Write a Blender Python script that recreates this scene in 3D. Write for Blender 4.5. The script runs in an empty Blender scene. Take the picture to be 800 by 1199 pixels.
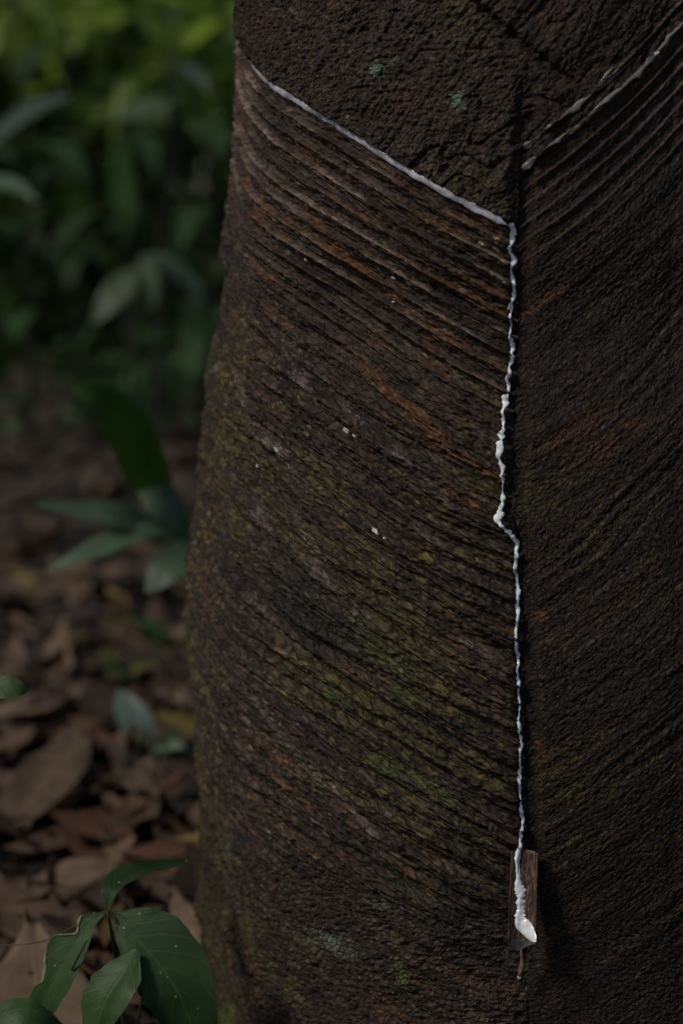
import bpy, math, random
import numpy as np
from mathutils import Vector

random.seed(7)
RNG = np.random.default_rng(11)
S = bpy.context.scene
COL = S.collection

# ------------------------------------------------------------------ camera
W, H, F = 800.0, 1199.0, 2000.0
CAM = np.array([0.0, 0.0, 1.0])
PITCH = math.atan((H / 2 - 215.0) / F)
cp, sp_ = math.cos(PITCH), math.sin(PITCH)
FWD = np.array([0.0, cp, -sp_]); UP = np.array([0.0, sp_, cp]); RIGHT = np.array([1.0, 0.0, 0.0])

def ray(x, y):
    return FWD + RIGHT * ((x - W / 2) / F) + UP * ((H / 2 - y) / F)

def at(x, y, Y):
    """point seen at (x, y) that stands Y metres in front of the camera"""
    r = ray(x, y)
    return CAM + r * (Y / r[1])

def at_ground(x, y, z=0.0):
    r = ray(x, y)
    return CAM + r * ((z - CAM[2]) / r[2])

cam_d = bpy.data.cameras.new("camera")
cam = bpy.data.objects.new("camera", cam_d)
COL.objects.link(cam)
cam.location = CAM
cam.rotation_euler = (math.pi / 2 - PITCH, 0, 0)
cam_d.sensor_fit = 'VERTICAL'
cam_d.sensor_height = 36.0
cam_d.lens = 36.0 * F / H
cam_d.clip_start = 0.02
cam_d.clip_end = 500
cam_d.dof.use_dof = True
cam_d.dof.focus_distance = 1.63
cam_d.dof.aperture_fstop = cam_d.lens / 1000 / 0.025
cam_d.dof.aperture_blades = 0
S.camera = cam

# ------------------------------------------------------------------ light
w = bpy.data.worlds.new("World"); S.world = w; w.use_nodes = True
nt = w.node_tree
SUN_EL, SUN_DIR = math.radians(46), np.array([-0.84, -0.54])
SUN_DIR = SUN_DIR / np.linalg.norm(SUN_DIR)
sky = nt.nodes.new('ShaderNodeTexSky')
sky.sky_type = 'NISHITA'; sky.sun_disc = False
sky.sun_elevation = SUN_EL
sky.sun_rotation = math.atan2(SUN_DIR[0], SUN_DIR[1])
nt.links.new(sky.outputs[0], nt.nodes['Background'].inputs[0])
nt.nodes['Background'].inputs[1].default_value = 0.05
sd = bpy.data.lights.new("sun", 'SUN'); sd.energy = 1.5; sd.angle = math.radians(10); sd.color = (1.0, 0.91, 0.80)
so = bpy.data.objects.new("sun", sd); COL.objects.link(so)
lv = Vector((-SUN_DIR[0] * math.cos(SUN_EL), -SUN_DIR[1] * math.cos(SUN_EL), -math.sin(SUN_EL)))
so.rotation_euler = lv.to_track_quat('-Z', 'Y').to_euler()
so.location = (-4, -2, 5)
S.view_settings.view_transform = 'Standard'
S.view_settings.look = 'None'
S.view_settings.exposure = 0.3
S.view_settings.gamma = 1.0
S.view_settings.use_curve_mapping = False
S.cycles.max_bounces = 6
S.cycles.transparent_max_bounces = 4

# ------------------------------------------------------------------ helpers
def tag(o, label=None, cat=None, group=None, kind=None):
    if label: o['label'] = label
    if cat: o['category'] = cat
    if group: o['group'] = group
    if kind: o['kind'] = kind
    return o

def empty(name, loc, label=None, cat=None, group=None):
    o = bpy.data.objects.new(name, None); COL.objects.link(o)
    o.location = loc; o.empty_display_size = 0.05
    return tag(o, label, cat, group)

def mesh_np(name, V, Q, mat, parent=None, smooth=True, uv=None, T=None):
    """V (n,3); Q (m,4) quads and/or T (k,3) triangles -> one mesh object (world coordinates)"""
    V = np.asarray(V, dtype=np.float64)
    if parent is not None:
        V = V - np.array(parent_world(parent))
    me = bpy.data.meshes.new(name)
    q = np.asarray(Q, dtype=np.int32).reshape(-1, 4) if Q is not None and len(Q) else np.zeros((0, 4), np.int32)
    t = np.asarray(T, dtype=np.int32).reshape(-1, 3) if T is not None and len(T) else np.zeros((0, 3), np.int32)
    me.vertices.add(len(V)); me.vertices.foreach_set('co', V.astype(np.float32).ravel())
    loops = np.concatenate([q.ravel(), t.ravel()])
    me.loops.add(len(loops)); me.loops.foreach_set('vertex_index', loops)
    n = len(q) + len(t)
    me.polygons.add(n)
    starts = np.concatenate([np.arange(len(q)) * 4, len(q) * 4 + np.arange(len(t)) * 3]).astype(np.int32)
    me.polygons.foreach_set('loop_start', starts)
    me.update(calc_edges=True)
    me.validate()
    if smooth:
        me.polygons.foreach_set('use_smooth', np.ones(n, dtype=bool))
    if uv is not None:
        a = me.attributes.new('leafuv', 'FLOAT_VECTOR', 'POINT')
        uv3 = np.zeros((len(V), 3), np.float32); uv3[:, :uv.shape[1]] = uv
        a.data.foreach_set('vector', uv3.ravel())
    me.materials.append(mat)
    o = bpy.data.objects.new(name, me); COL.objects.link(o)
    if parent is not None:
        o.parent = parent
    return o

def parent_world(p):
    loc = np.array(p.location)
    while p.parent is not None:
        p = p.parent; loc = loc + np.array(p.location)
    return loc

def grid_quads(nr, nc, wrap=False):
    i = np.arange(nr - 1)[:, None] * nc
    j = np.arange(nc if wrap else nc - 1)[None, :]
    j2 = (j + 1) % nc
    return np.stack([i + j, i + j2, i + nc + j2, i + nc + j], -1).reshape(-1, 4)

_perm = RNG.permutation(4096)
_gx = np.cos(np.linspace(0, 2 * np.pi, 4096, endpoint=False))[RNG.permutation(4096)]
_gy = np.sqrt(np.maximum(0, 1 - _gx ** 2)) * np.where(RNG.random(4096) < .5, -1, 1)
def noise(x, y, seed=0):
    """2-D gradient noise, about -1..1"""
    x = np.asarray(x, float) + seed * 17.31; y = np.asarray(y, float) + seed * 9.73
    xi = np.floor(x).astype(np.int64); yi = np.floor(y).astype(np.int64)
    xf = x - xi; yf = y - yi
    u = xf * xf * xf * (xf * (xf * 6 - 15) + 10); v = yf * yf * yf * (yf * (yf * 6 - 15) + 10)
    def g(a, b, dx, dy):
        h = _perm[(_perm[a & 4095] + b + seed * 131) & 4095]
        return _gx[h] * dx + _gy[h] * dy
    n00 = g(xi, yi, xf, yf); n10 = g(xi + 1, yi, xf - 1, yf)
    n01 = g(xi, yi + 1, xf, yf - 1); n11 = g(xi + 1, yi + 1, xf - 1, yf - 1)
    a = n00 + u * (n10 - n00); b = n01 + u * (n11 - n01)
    return (a + v * (b - a)) * 1.5

def fbm(x, y, seed=0, oct=4, gain=.5):
    s = 0; a = 1
    for k in range(oct):
        s = s + a * noise(x * 2 ** k, y * 2 ** k, seed + k * 3); a *= gain
    return s

def sstep(a, b, x):
    t = np.clip((x - a) / (b - a), 0, 1)
    return t * t * (3 - 2 * t)

def mix(c1, c2, t):
    return c1 * (1 - t[..., None]) + np.asarray(c2)[None, :] * t[..., None]

# ------------------------------------------------------------------ materials
def new_mat(name):
    m = bpy.data.materials.new(name); m.use_nodes = True
    return m, m.node_tree, m.node_tree.nodes['Principled BSDF']

def N(nt, t, **kw):
    n = nt.nodes.new(t)
    for k, v in kw.items():
        setattr(n, k, v)
    return n

def plain_mat(name, col, rough=.7, var=.35, scale=60, bump=.0, spec=.3, coat=0):
    m, nt, b = new_mat(name)
    tc = N(nt, 'ShaderNodeTexCoord')
    no = N(nt, 'ShaderNodeTexNoise'); no.inputs['Scale'].default_value = scale; no.inputs['Detail'].default_value = 5
    nt.links.new(tc.outputs['Object'], no.inputs['Vector'])
    r = N(nt, 'ShaderNodeValToRGB')
    r.color_ramp.elements[0].position = .3; r.color_ramp.elements[1].position = .72
    r.color_ramp.elements[0].color = (*[c * (1 - var) for c in col], 1)
    r.color_ramp.elements[1].color = (*[min(1, c * (1 + var)) for c in col], 1)
    nt.links.new(no.outputs['Fac'], r.inputs['Fac'])
    nt.links.new(r.outputs['Color'], b.inputs['Base Color'])
    b.inputs['Roughness'].default_value = rough
    b.inputs['Specular IOR Level'].default_value = spec
    if coat: b.inputs['Coat Weight'].default_value = coat
    if bump:
        bp = N(nt, 'ShaderNodeBump'); bp.inputs['Strength'].default_value = bump; bp.inputs['Distance'].default_value = .002
        nt.links.new(no.outputs['Fac'], bp.inputs['Height']); nt.links.new(bp.outputs[0], b.inputs['Normal'])
    return m

def leaf_mat(name, col, var=.3, veins=True, rough=.5, transl=.25, spots=0.0, spotcol=(.3, .28, .2), spec=.4, nveins=9, rand=.25, cloud=False):
    """leaf: colour varies per object and over the blade; midrib and side veins follow the blade's own coordinates"""
    m, nt, b = new_mat(name)
    L = nt.links
    at_ = N(nt, 'ShaderNodeAttribute', attribute_name='leafuv')
    sx = N(nt, 'ShaderNodeSeparateXYZ'); L.new(at_.outputs['Vector'], sx.inputs[0])
    tc = N(nt, 'ShaderNodeTexCoord')
    no = N(nt, 'ShaderNodeTexNoise'); no.inputs['Scale'].default_value = 28; no.inputs['Detail'].default_value = 6
    L.new(tc.outputs['Object'], no.inputs['Vector'])
    ramp = N(nt, 'ShaderNodeValToRGB')
    ramp.color_ramp.elements[0].position = .3; ramp.color_ramp.elements[1].position = .7
    ramp.color_ramp.elements[0].color = (*[c * (1 - var) for c in col], 1)
    ramp.color_ramp.elements[1].color = (*[c * (1 + var) for c in col], 1)
    L.new(no.outputs['Fac'], ramp.inputs['Fac'])
    cout = ramp.outputs['Color']
    oi = N(nt, 'ShaderNodeObjectInfo')
    hs = N(nt, 'ShaderNodeHueSaturation')
    mr = N(nt, 'ShaderNodeMapRange'); mr.inputs['To Min'].default_value = 1 - rand; mr.inputs['To Max'].default_value = 1 + rand
    ad = N(nt, 'ShaderNodeMath', operation='ADD'); L.new(sx.outputs['Z'], ad.inputs[1])
    if not cloud: L.new(oi.outputs['Random'], ad.inputs[0])
    else: ad.inputs[0].default_value = 0
    fr = N(nt, 'ShaderNodeMath', operation='FRACT'); L.new(ad.outputs[0], fr.inputs[0])
    L.new(fr.outputs[0], mr.inputs['Value']); L.new(mr.outputs[0], hs.inputs['Value']); L.new(cout, hs.inputs['Color'])
    cout = hs.outputs['Color']
    bump_h = no.outputs['Fac']
    if veins:
        ab = N(nt, 'ShaderNodeMath', operation='ABSOLUTE'); L.new(sx.outputs['Y'], ab.inputs[0])
        # side veins run forward from the midrib: phase = u*n - |v|*k
        m1 = N(nt, 'ShaderNodeMath', operation='MULTIPLY'); m1.inputs[1].default_value = nveins; L.new(sx.outputs['X'], m1.inputs[0])
        m2 = N(nt, 'ShaderNodeMath', operation='MULTIPLY'); m2.inputs[1].default_value = nveins * .22; L.new(ab.outputs[0], m2.inputs[0])
        su = N(nt, 'ShaderNodeMath', operation='SUBTRACT'); L.new(m1.outputs[0], su.inputs[0]); L.new(m2.outputs[0], su.inputs[1])
        pp = N(nt, 'ShaderNodeMath', operation='PINGPONG'); pp.inputs[1].default_value = .5; L.new(su.outputs[0], pp.inputs[0])
        v1 = N(nt, 'ShaderNodeMapRange'); v1.inputs['From Min'].default_value = 0; v1.inputs['From Max'].default_value = .10
        v1.inputs['To Min'].default_value = 1; v1.inputs['To Max'].default_value = 0; L.new(pp.outputs[0], v1.inputs['Value'])
        v2 = N(nt, 'ShaderNodeMapRange'); v2.inputs['From Min'].default_value = 0; v2.inputs['From Max'].default_value = .055
        v2.inputs['To Min'].default_value = 1; v2.inputs['To Max'].default_value = 0; L.new(ab.outputs[0], v2.inputs['Value'])
        h1 = N(nt, 'ShaderNodeMath', operation='MULTIPLY'); h1.inputs[1].default_value = .45; L.new(v1.outputs[0], h1.inputs[0])
        mx = N(nt, 'ShaderNodeMath', operation='MAXIMUM'); L.new(h1.outputs[0], mx.inputs[0]); L.new(v2.outputs[0], mx.inputs[1])
        mc = N(nt, 'ShaderNodeMix', data_type='RGBA'); mc.inputs['B'].default_value = (*[min(.5, c * 2.1 + .01) for c in col], 1)
        fm = N(nt, 'ShaderNodeMath', operation='MULTIPLY'); fm.inputs[1].default_value = .36; L.new(mx.outputs[0], fm.inputs[0])
        L.new(fm.outputs[0], mc.inputs['Factor']); L.new(cout, mc.inputs['A']); cout = mc.outputs['Result']
        sb = N(nt, 'ShaderNodeMath', operation='SUBTRACT'); L.new(no.outputs['Fac'], sb.inputs[0]); L.new(mx.outputs[0], sb.inputs[1])
        bump_h = sb.outputs[0]
    if spots > 0:
        vo = N(nt, 'ShaderNodeTexVoronoi'); vo.inputs['Scale'].default_value = 130; vo.inputs['Randomness'].default_value = 1
        L.new(tc.outputs['Object'], vo.inputs['Vector'])
        sm = N(nt, 'ShaderNodeMapRange'); sm.inputs['From Min'].default_value = .08; sm.inputs['From Max'].default_value = .17
        sm.inputs['To Min'].default_value = 1; sm.inputs['To Max'].default_value = 0; L.new(vo.outputs['Distance'], sm.inputs['Value'])
        sc = N(nt, 'ShaderNodeSeparateColor'); L.new(vo.outputs['Color'], sc.inputs[0])
        gt = N(nt, 'ShaderNodeMath', operation='GREATER_THAN'); gt.inputs[1].default_value = 1 - spots; L.new(sc.outputs[0], gt.inputs[0])
        mm = N(nt, 'ShaderNodeMath', operation='MULTIPLY'); L.new(sm.outputs[0], mm.inputs[0]); L.new(gt.outputs[0], mm.inputs[1])
        mc2 = N(nt, 'ShaderNodeMix', data_type='RGBA'); mc2.inputs['B'].default_value = (*spotcol, 1)
        L.new(mm.outputs[0], mc2.inputs['Factor']); L.new(cout, mc2.inputs['A']); cout = mc2.outputs['Result']
    L.new(cout, b.inputs['Base Color'])
    b.inputs['Roughness'].default_value = rough
    b.inputs['Specular IOR Level'].default_value = spec
    bp = N(nt, 'ShaderNodeBump'); bp.inputs['Strength'].default_value = .3; bp.inputs['Distance'].default_value = .0012
    L.new(bump_h, bp.inputs['Height']); L.new(bp.outputs[0], b.inputs['Normal'])
    if transl > 0:
        tr = N(nt, 'ShaderNodeBsdfTranslucent')
        gm = N(nt, 'ShaderNodeMix', data_type='RGBA', blend_type='MULTIPLY'); gm.inputs['Factor'].default_value = 1
        gm.inputs['B'].default_value = (1.15, 1.25, .55, 1) if col[1] > col[0] else (1.2, 1, .8, 1)
        L.new(cout, gm.inputs['A']); L.new(gm.outputs['Result'], tr.inputs['Color'])
        ms = N(nt, 'ShaderNodeMixShader'); ms.inputs[0].default_value = transl
        L.new(b.outputs[0], ms.inputs[1]); L.new(tr.outputs[0], ms.inputs[2])
        L.new(ms.outputs[0], nt.nodes['Material Output'].inputs['Surface'])
    return m

# ------------------------------------------------------------------ the rubber tree
AX, AY = 0.245, 1.95
R0 = 0.37
edge = [(286, -60), (283, 0), (276, 55), (271, 130), (266, 200), (258, 255), (258, 285), (262, 325), (259, 370), (248, 415), (241, 450),
        (237, 520), (229, 590), (221, 660), (219, 720), (220, 790), (223, 870), (227, 960), (231, 1040), (236, 1110), (243, 1199), (244, 1300)]
zs, rs = [], []
for x, y in edge:
    r = ray(x, y); d2 = r[:2] / np.linalg.norm(r[:2])
    rel = np.array([AX, AY]) - CAM[:2]
    t = rel @ d2
    perp = abs(rel[0] * d2[1] - rel[1] * d2[0])
    zs.append(CAM[2] + r[2] * t / np.linalg.norm(r[:2])); rs.append(perp - .003)
o_ = np.argsort(zs); zs = np.array(zs)[o_]; rs = np.array(rs)[o_]
zs = np.concatenate([[-.15, 0.0], zs, [2.5, 7.5]]); rs = np.concatenate([[rs[0] + .09, rs[0] + .035], rs, [rs[-1] - .02, rs[-1] - .09]])
_zf = np.linspace(-.15, 7.5, 6000); _rf = np.interp(_zf, zs, rs)
_k = np.hanning(17); _k /= _k.sum(); _rf = np.convolve(np.pad(_rf, 8, mode='edge'), _k, 'valid')
def rad(z): return np.interp(z, _zf, _rf)

def px_uv(x, y):
    """(x, y) in the photograph -> (u, v) on the bark: arc length from the camera-facing line, height"""
    r = ray(x, y); R = .37
    for _ in range(12):
        a = r[0] ** 2 + r[1] ** 2
        b = -2 * (r[0] * AX + r[1] * AY); c = AX ** 2 + AY ** 2 - R ** 2
        disc = b * b - 4 * a * c
        t = (-b - math.sqrt(max(disc, 0))) / (2 * a)
        p = CAM + r * t
        R = float(rad(p[2]))
    th = math.atan2(p[0] - AX, AY - p[1])
    return th * R0, p[2]

def uvs(pts): return np.array([px_uv(*p) for p in pts])

def lerp_x(v, tab):
    o = np.argsort(tab[:, 1]); return np.interp(v, tab[o, 1], tab[o, 0])

CH = uvs([(613, -40), (612, 90), (607, 262), (605, 400), (601, 500), (598, 600), (611, 645), (613, 800), (617, 950), (617, 1100), (617, 1190)])
def uc(v): return lerp_x(v, CH)

film_px = [(280, 44), (284, 53), (292, 68), (302, 82), (322, 100), (345, 114), (360, 123), (380, 135), (400, 147), (425, 163), (450, 179), (475, 195), (500, 210), (525, 225), (550, 239), (575, 252), (597, 264)]
CUTL = uvs([(x, y - 3.5) for x, y in film_px])
dl = uc(CUTL[:, 1]) - CUTL[:, 0]; vl = CUTL[:, 1]
o_ = np.argsort(dl); dl = dl[o_]; vl = vl[o_]
DLM = dl.max()
_dd = np.linspace(-.05, DLM + .3, 500)
_sl = (vl[-1] - vl[-5]) / (dl[-1] - dl[-5])
_vv = np.where(_dd > DLM, vl[-1] + np.minimum(_dd - DLM, .05) * _sl, np.interp(_dd, dl, vl))
_vv = np.where(_dd < dl[0], vl[0] + (_dd - dl[0]) * (vl[3] - vl[0]) / (dl[3] - dl[0]), _vv)
_kk = np.hanning(27); _kk /= _kk.sum(); _vv = np.convolve(np.pad(_vv, 13, mode='edge'), _kk, 'valid')
def vL(d): return np.interp(d, _dd, _vv)
CUTR = uvs([(609, 203), (640, 172), (700, 132), (740, 92), (770, 62), (800, 28)])
er = CUTR[:, 0] - uc(CUTR[:, 1]); vr = CUTR[:, 1]
PR = np.polyfit(er, vr, 2)
ERM = er.max()
def vR(e):
    ee = np.clip(e, -.01, ERM)
    return np.polyval(PR, ee) + (e - ee) * .7

SCAR = uvs([(540, -4), (566, 14), (600, 40), (635, 70), (668, 96)])
def height(u, v):
    """relief of the bark (metres outward) and masks used for its colours"""
    c = uc(v)
    d = c - u; e = -d
    left = sstep(-.006, .006, d)
    # --- coordinates that follow the tapping cuts
    phiL = vL(np.maximum(d, 0)) - v
    phiR = vR(np.maximum(e, 0)) - v
    phi = np.where(d > 0, phiL, phiR)
    s = np.where(d > 0, d, e + 3.0)
    below = sstep(-.0015, .0015, phi)
    old = sstep(.13, .24, phi + .03 * noise(s * 9, phi * 9, 5))
    old = np.where(d > 0, old, sstep(.06, .13, phi + .03 * noise(s * 9, phi * 9, 6)))
    # --- crisp ledges left by recent tappings
    P = .0168
    warp = .16 * noise(s * 6, phi * 12, 1) + .05 * noise(s * 30, phi * 40, 2)
    warp = warp * sstep(.002, .03, phi)
    ph = phi / P + warp
    k = np.floor(ph); f = ph - k
    hk = (np.sin(k * 12.9898 + (d > 0) * 3.1) * 43758.5453) % 1.0
    lip = .09 + .09 * hk
    prof = np.where(f < lip, sstep(0, 1, f / lip), (1 - np.clip((f - lip) / (1 - lip), 0, 1)) ** (1.5 + 1.2 * hk))
    brk = .65 + .35 * sstep(-.35, .25, noise(s * 11 + k * 7.7, k * 3.3, 3))
    crisp = (prof - .5) * (.0085 + .004 * hk) * brk + .0016 * noise(s * 45, phi * 130, 17)
    # second, finer line inside each ledge
    f2 = (ph * 2 + .3) % 1.0
    crisp = crisp + .0011 * (np.abs(f2 - .5) * 2 - .5) * sstep(-.2, .3, noise(s * 8, phi * 60, 4))
    # --- old healed ridges
    wo = 1.1 * noise(s * 5, phi * 9, 7) + .34 * noise(s * 10, phi * 26, 8) + .10 * noise(s * 30, phi * 60, 9)
    po = phi / .0235 + wo
    fo = po - np.floor(po)
    profo = np.where(fo < .3, sstep(0, 1, fo / .3), 1 - sstep(.3, 1.0, fo))
    amp = .0026 + .0060 * sstep(-.3, .6, noise(s * 6, phi * 12, 10))
    r1 = 1 - np.abs(noise(s * 13 + .5 * noise(s * 30, phi * 30, 12), phi * 75, 13))
    r2 = 1 - np.abs(noise(s * 34, phi * 150, 14))
    oldh = (profo - .5) * amp + (r1 - .6) * np.where(d > 0, .0022, .0010) + (r2 - .6) * .0016 + .005 * noise(s * 7, phi * 15, 16) + .0026 * noise(s * 20, phi * 58, 18) + .0046 * noise(s * 9 + .4 * noise(s * 25, phi * 30, 77), phi * 95, 76) * 1.2 * sstep(-.5, .5, noise(s * 5, phi * 7, 79)) + .0022 * noise(s * 18, phi * 190, 78)
    # --- untouched bark above the cuts: small plates divided by fissures, leaning a little
    lu = u - .55 * v
    wx = .5 * noise(lu * 40, v * 30, 20)
    b1 = np.abs(noise(lu * 90 + wx, v * 38 + wx, 21)); b2 = np.abs(noise(lu * 190 + wx, v * 120 + wx, 22))
    barkh = .0042 + .0026 * (np.minimum(b1 * 2.2, 1) - .6) * .75 + .0012 * (np.minimum(b2 * 2, 1) - .6) + .0045 * fbm(lu * 18, v * 9, 23, 4) + .0034 * (1 - 2 * np.abs(noise(lu * 36 + .6 * noise(lu * 30, v * 22, 97), v * 7, 98))) * sstep(-.2, .5, noise(u * 8, v * 8, 99)) - .0045 * sstep(.12, .0, np.abs(noise(u * 16 + .5 * wx, v * 24 + wx, 102))) * sstep(0, .5, noise(u * 9, v * 9, 103))
    # --- low part of the trunk: no cuts, knobbly bark
    low = sstep(.36, .27, v + .05 * noise(u * 7, v * 5, 30) + .12 * np.clip(e, 0, 1))
    c1 = np.abs(noise(u * 44 + wx, v * 70, 31))
    lowh = .0016 * (np.minimum(c1 * 2.2, 1) - .5) + .006 * fbm(u * 10, v * 16, 32, 4)
    ridg = crisp * (1 - old) + oldh * old
    ridg = ridg * (1 - .75 * low) + lowh * low
    # right-hand side: shallower ridges
    ridg = np.where(d > 0, ridg, ridg * (.44 - .24 * old))
    barkh = barkh - .0034 * sstep(0, .02, e) * sstep(-.10, -.02, phi)
    h = ridg * below + barkh * (1 - below)
    # fresh cut: groove right under the bark edge
    fresh = np.exp(-((phiL - .0032) / .0034) ** 2) * (d > 0)
    h = h - .0045 * fresh
    # second right-hand cut above the first
    rr = phiR + .020
    h = np.where((d < 0), h - .0028 * np.exp(-((rr - .0045) / .003) ** 2) + .0025 * np.exp(-(rr / .002) ** 2) - .0018 * np.exp(-((phiR - .005) / .003) ** 2) + .003 * np.exp(-(phiR / .0022) ** 2), h)
    # deep diagonal scar
    for i in range(len(SCAR) - 1):
        a, b = SCAR[i], SCAR[i + 1]; ab = b - a
        tt = np.clip(((u - a[0]) * ab[0] + (v - a[1]) * ab[1]) / (ab @ ab), 0, 1)
        dist = np.hypot(u - a[0] - tt * ab[0], v - a[1] - tt * ab[1]) + .0012 * noise(u * 90, v * 90, 33)
        h = h - .007 * np.exp(-(dist / .0042) ** 2) * (1 if i else .6)
    # vertical channel
    top, bot = px_uv(612, 95)[1], px_uv(615, 1130)[1]
    chm = sstep(top + .02, top - .03, v) * sstep(bot - .03, bot + .02, v)
    cd = (u - c - .003 + .0018 * noise(v * 30, u * 0 + 3, 34)) / (.0085 + .002 * noise(v * 17, u * 0 + 8, 35))
    h = h - .0085 * np.exp(-cd ** 4) * chm
    # vertical seam far right
    SU = lerp_x(v, SEAM)
    sdist = (u - SU + .004 * noise(v * 18, u * 0, 36)) / .006
    h = h - .0012 * np.exp(-sdist ** 2)
    # fine grain everywhere
    al = np.where(below > .5, s, lu); ac = np.where(below > .5, phi, v)
    ac = np.where(low > .5, v, ac); al = np.where(low > .5, u, al)
    al = np.where(d < 0, al * 2.2, al)
    g = (1 + .5 * old * below) * (.0014 * noise(al * 100, ac * 290, 40) + .0010 * noise(al * 260, ac * 520, 41))
    g = g - .0026 * sstep(.3, .8, noise(al * 70, ac * 190, 42))
    h = h + g * (1 + .15 * (1 - old) * below * left) * (1 - .25 * (1 - below)) * (1 - .55 * (d < 0))
    h = h + .010 * noise(u * 5, v * 4, 43)
    return h, dict(d=d, phi=phi, s=s, old=old, below=below, f=f, lip=lip, low=low, k=k, chm=chm * np.exp(-cd ** 4), lu=lu)

SEAM = uvs([(786, -40), (789, 200), (787, 400), (794, 700), (790, 1000), (800, 1190)])

def on_bark(u, v, off=0.0):
    u = np.atleast_1d(np.asarray(u, float)); v = np.atleast_1d(np.asarray(v, float))
    h, _ = height(u, v)
    R = rad(v) + h + off; th = u / R0
    return np.stack([AX + R * np.sin(th), AY - R * np.cos(th), v], -1)

th = np.concatenate([np.linspace(-math.pi, math.radians(-104), 40, endpoint=False),
                     np.linspace(math.radians(-104), math.radians(44), 1020, endpoint=False),
                     np.linspace(math.radians(44), math.pi, 60, endpoint=False)])
zz = np.concatenate([np.linspace(-.12, .12, 50, endpoint=False), np.linspace(.12, 1.20, 1230, endpoint=False),
                     np.linspace(1.20, 1.6, 120, endpoint=False), np.linspace(1.6, 7.5, 60)])
TH, ZZ = np.meshgrid(th, zz)
U = TH * R0
hh, M = height(U, ZZ)
fade = sstep(math.pi, math.pi - .35, np.abs(TH))
hh = hh * fade
# buttress-like swelling near the ground
hh = hh + .03 * sstep(.12, -.1, ZZ) * np.sin(TH * 5 + 1)
R = rad(ZZ) + hh
V = np.stack([AX + R * np.sin(TH), AY - R * np.cos(TH), ZZ], -1)

# colours of the bark: brown, grey, rust, moss, lichen (and shade painted in right of the channel)
d, phi, s, old, below = M['d'], M['phi'], M['s'], M['old'], M['below']
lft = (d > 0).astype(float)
base = np.zeros(TH.shape + (3,)) + np.array([.031, .0235, .0185])
n1 = fbm(s * 9, phi * 30, 50, 4)
n2 = fbm(s * 12, phi * 60, 51, 4)
n3 = fbm(U * 6, ZZ * 6, 52, 3)
n4 = fbm(s * 30, phi * 110, 53, 3)
n5 = fbm(U * 90, ZZ * 90, 54, 3)
base = mix(base, [.045, .039, .038], sstep(.1, .7, n1) * .7)
base = mix(base, [.018, .014, .012], sstep(.1, .6, -n2) * .85)
base = mix(base, [.075, .062, .052], sstep(.35, .8, fbm(s * 9, phi * 120, 75, 3)) * below * .7)
base = mix(base, [.070, .040, .020], sstep(.30, .75, n2 + .35 * n3 + .1 * lft * (1 - old)) * (.35 + .5 * lft) * below)
base = mix(base, [.050, .040, .026], (1 - below) * sstep(-.3, .5, n5) * .6)
base = mix(base, [.056, .050, .024], (1 - below) * sstep(.0, .7, n3 + .4 * n5) * .7)
base = mix(base, [.075, .042, .024], (1 - below) * sstep(.35, .8, fbm(U * 14, ZZ * 14, 104, 3)) * .6)
# olive moss: left flank and the middle of the old panel
def blob(x, y, ru, rv, ang=0.0):
    a, b = px_uv(x, y)
    ca, sa = math.cos(ang), math.sin(ang)
    du, dv = U - a, ZZ - b
    return np.exp(-((du * ca + dv * sa) / ru) ** 2 - ((-du * sa + dv * ca) / rv) ** 2)
flank = .8 * sstep(.22, .40, d) * sstep(.18, .32, phi)
mossr = np.clip(.9 * flank + 1.0 * blob(470, 800, .16, .10, -.6) + .7 * blob(330, 560, .16, .09, -.6) + .6 * blob(560, 560, .07, .08, -.6)
                + .6 * blob(480, 1000, .15, .06, -.6) + .55 * blob(690, 640, .06, .10, .7) + .5 * blob(690, 930, .07, .05, .7)
                + .5 * blob(320, 1130, .15, .08), 0, 1)
n6 = noise(s * 150, phi * 260, 74)
mm = sstep(.05, .6, mossr * .95 + .6 * n1 + .35 * n4 + .3 * n5 + .5 * n6 - .44) * below
base = mix(base, [.047, .047, .016], mm * .85)
base = mix(base, [.090, .078, .027], mm * sstep(.2, .8, n4 + .5 * n5 + .5 * n6) * .8)
# vivid green tufts
gm = np.zeros_like(d)
for x, y, a_, b_, g_ in [(428, 752, .040, .012, -.75), (455, 770, .03, .009, -.7), (452, 897, .028, .014, -.6), (415, 742, .02, .012, -.6), (470, 812, .02, .007, -.6),
                         (470, 1140, .006, .03, .2), (385, 810, .02, .008, -.6), (500, 915, .04, .008, -.5), (270, 1190, .03, .02, 0)]:
    gm = np.maximum(gm, blob(x, y, a_, b_, g_))
gm = sstep(.4, .9, gm + .3 * n4 + .35 * n5 + .4 * n6)
base = mix(base, [.056, .092, .018], gm * .9)
# blue-black patches; the vertical channel is tinted dark too
dk = blob(360, 715, .09, .045, -.4) + .6 * blob(420, 1000, .10, .03, -.7) + .7 * M['chm'] + .6 * blob(560, 1090, .05, .07)
base = mix(base, [.012, .014, .015], sstep(.25, .9, dk + .3 * n4) * .75)
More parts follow.
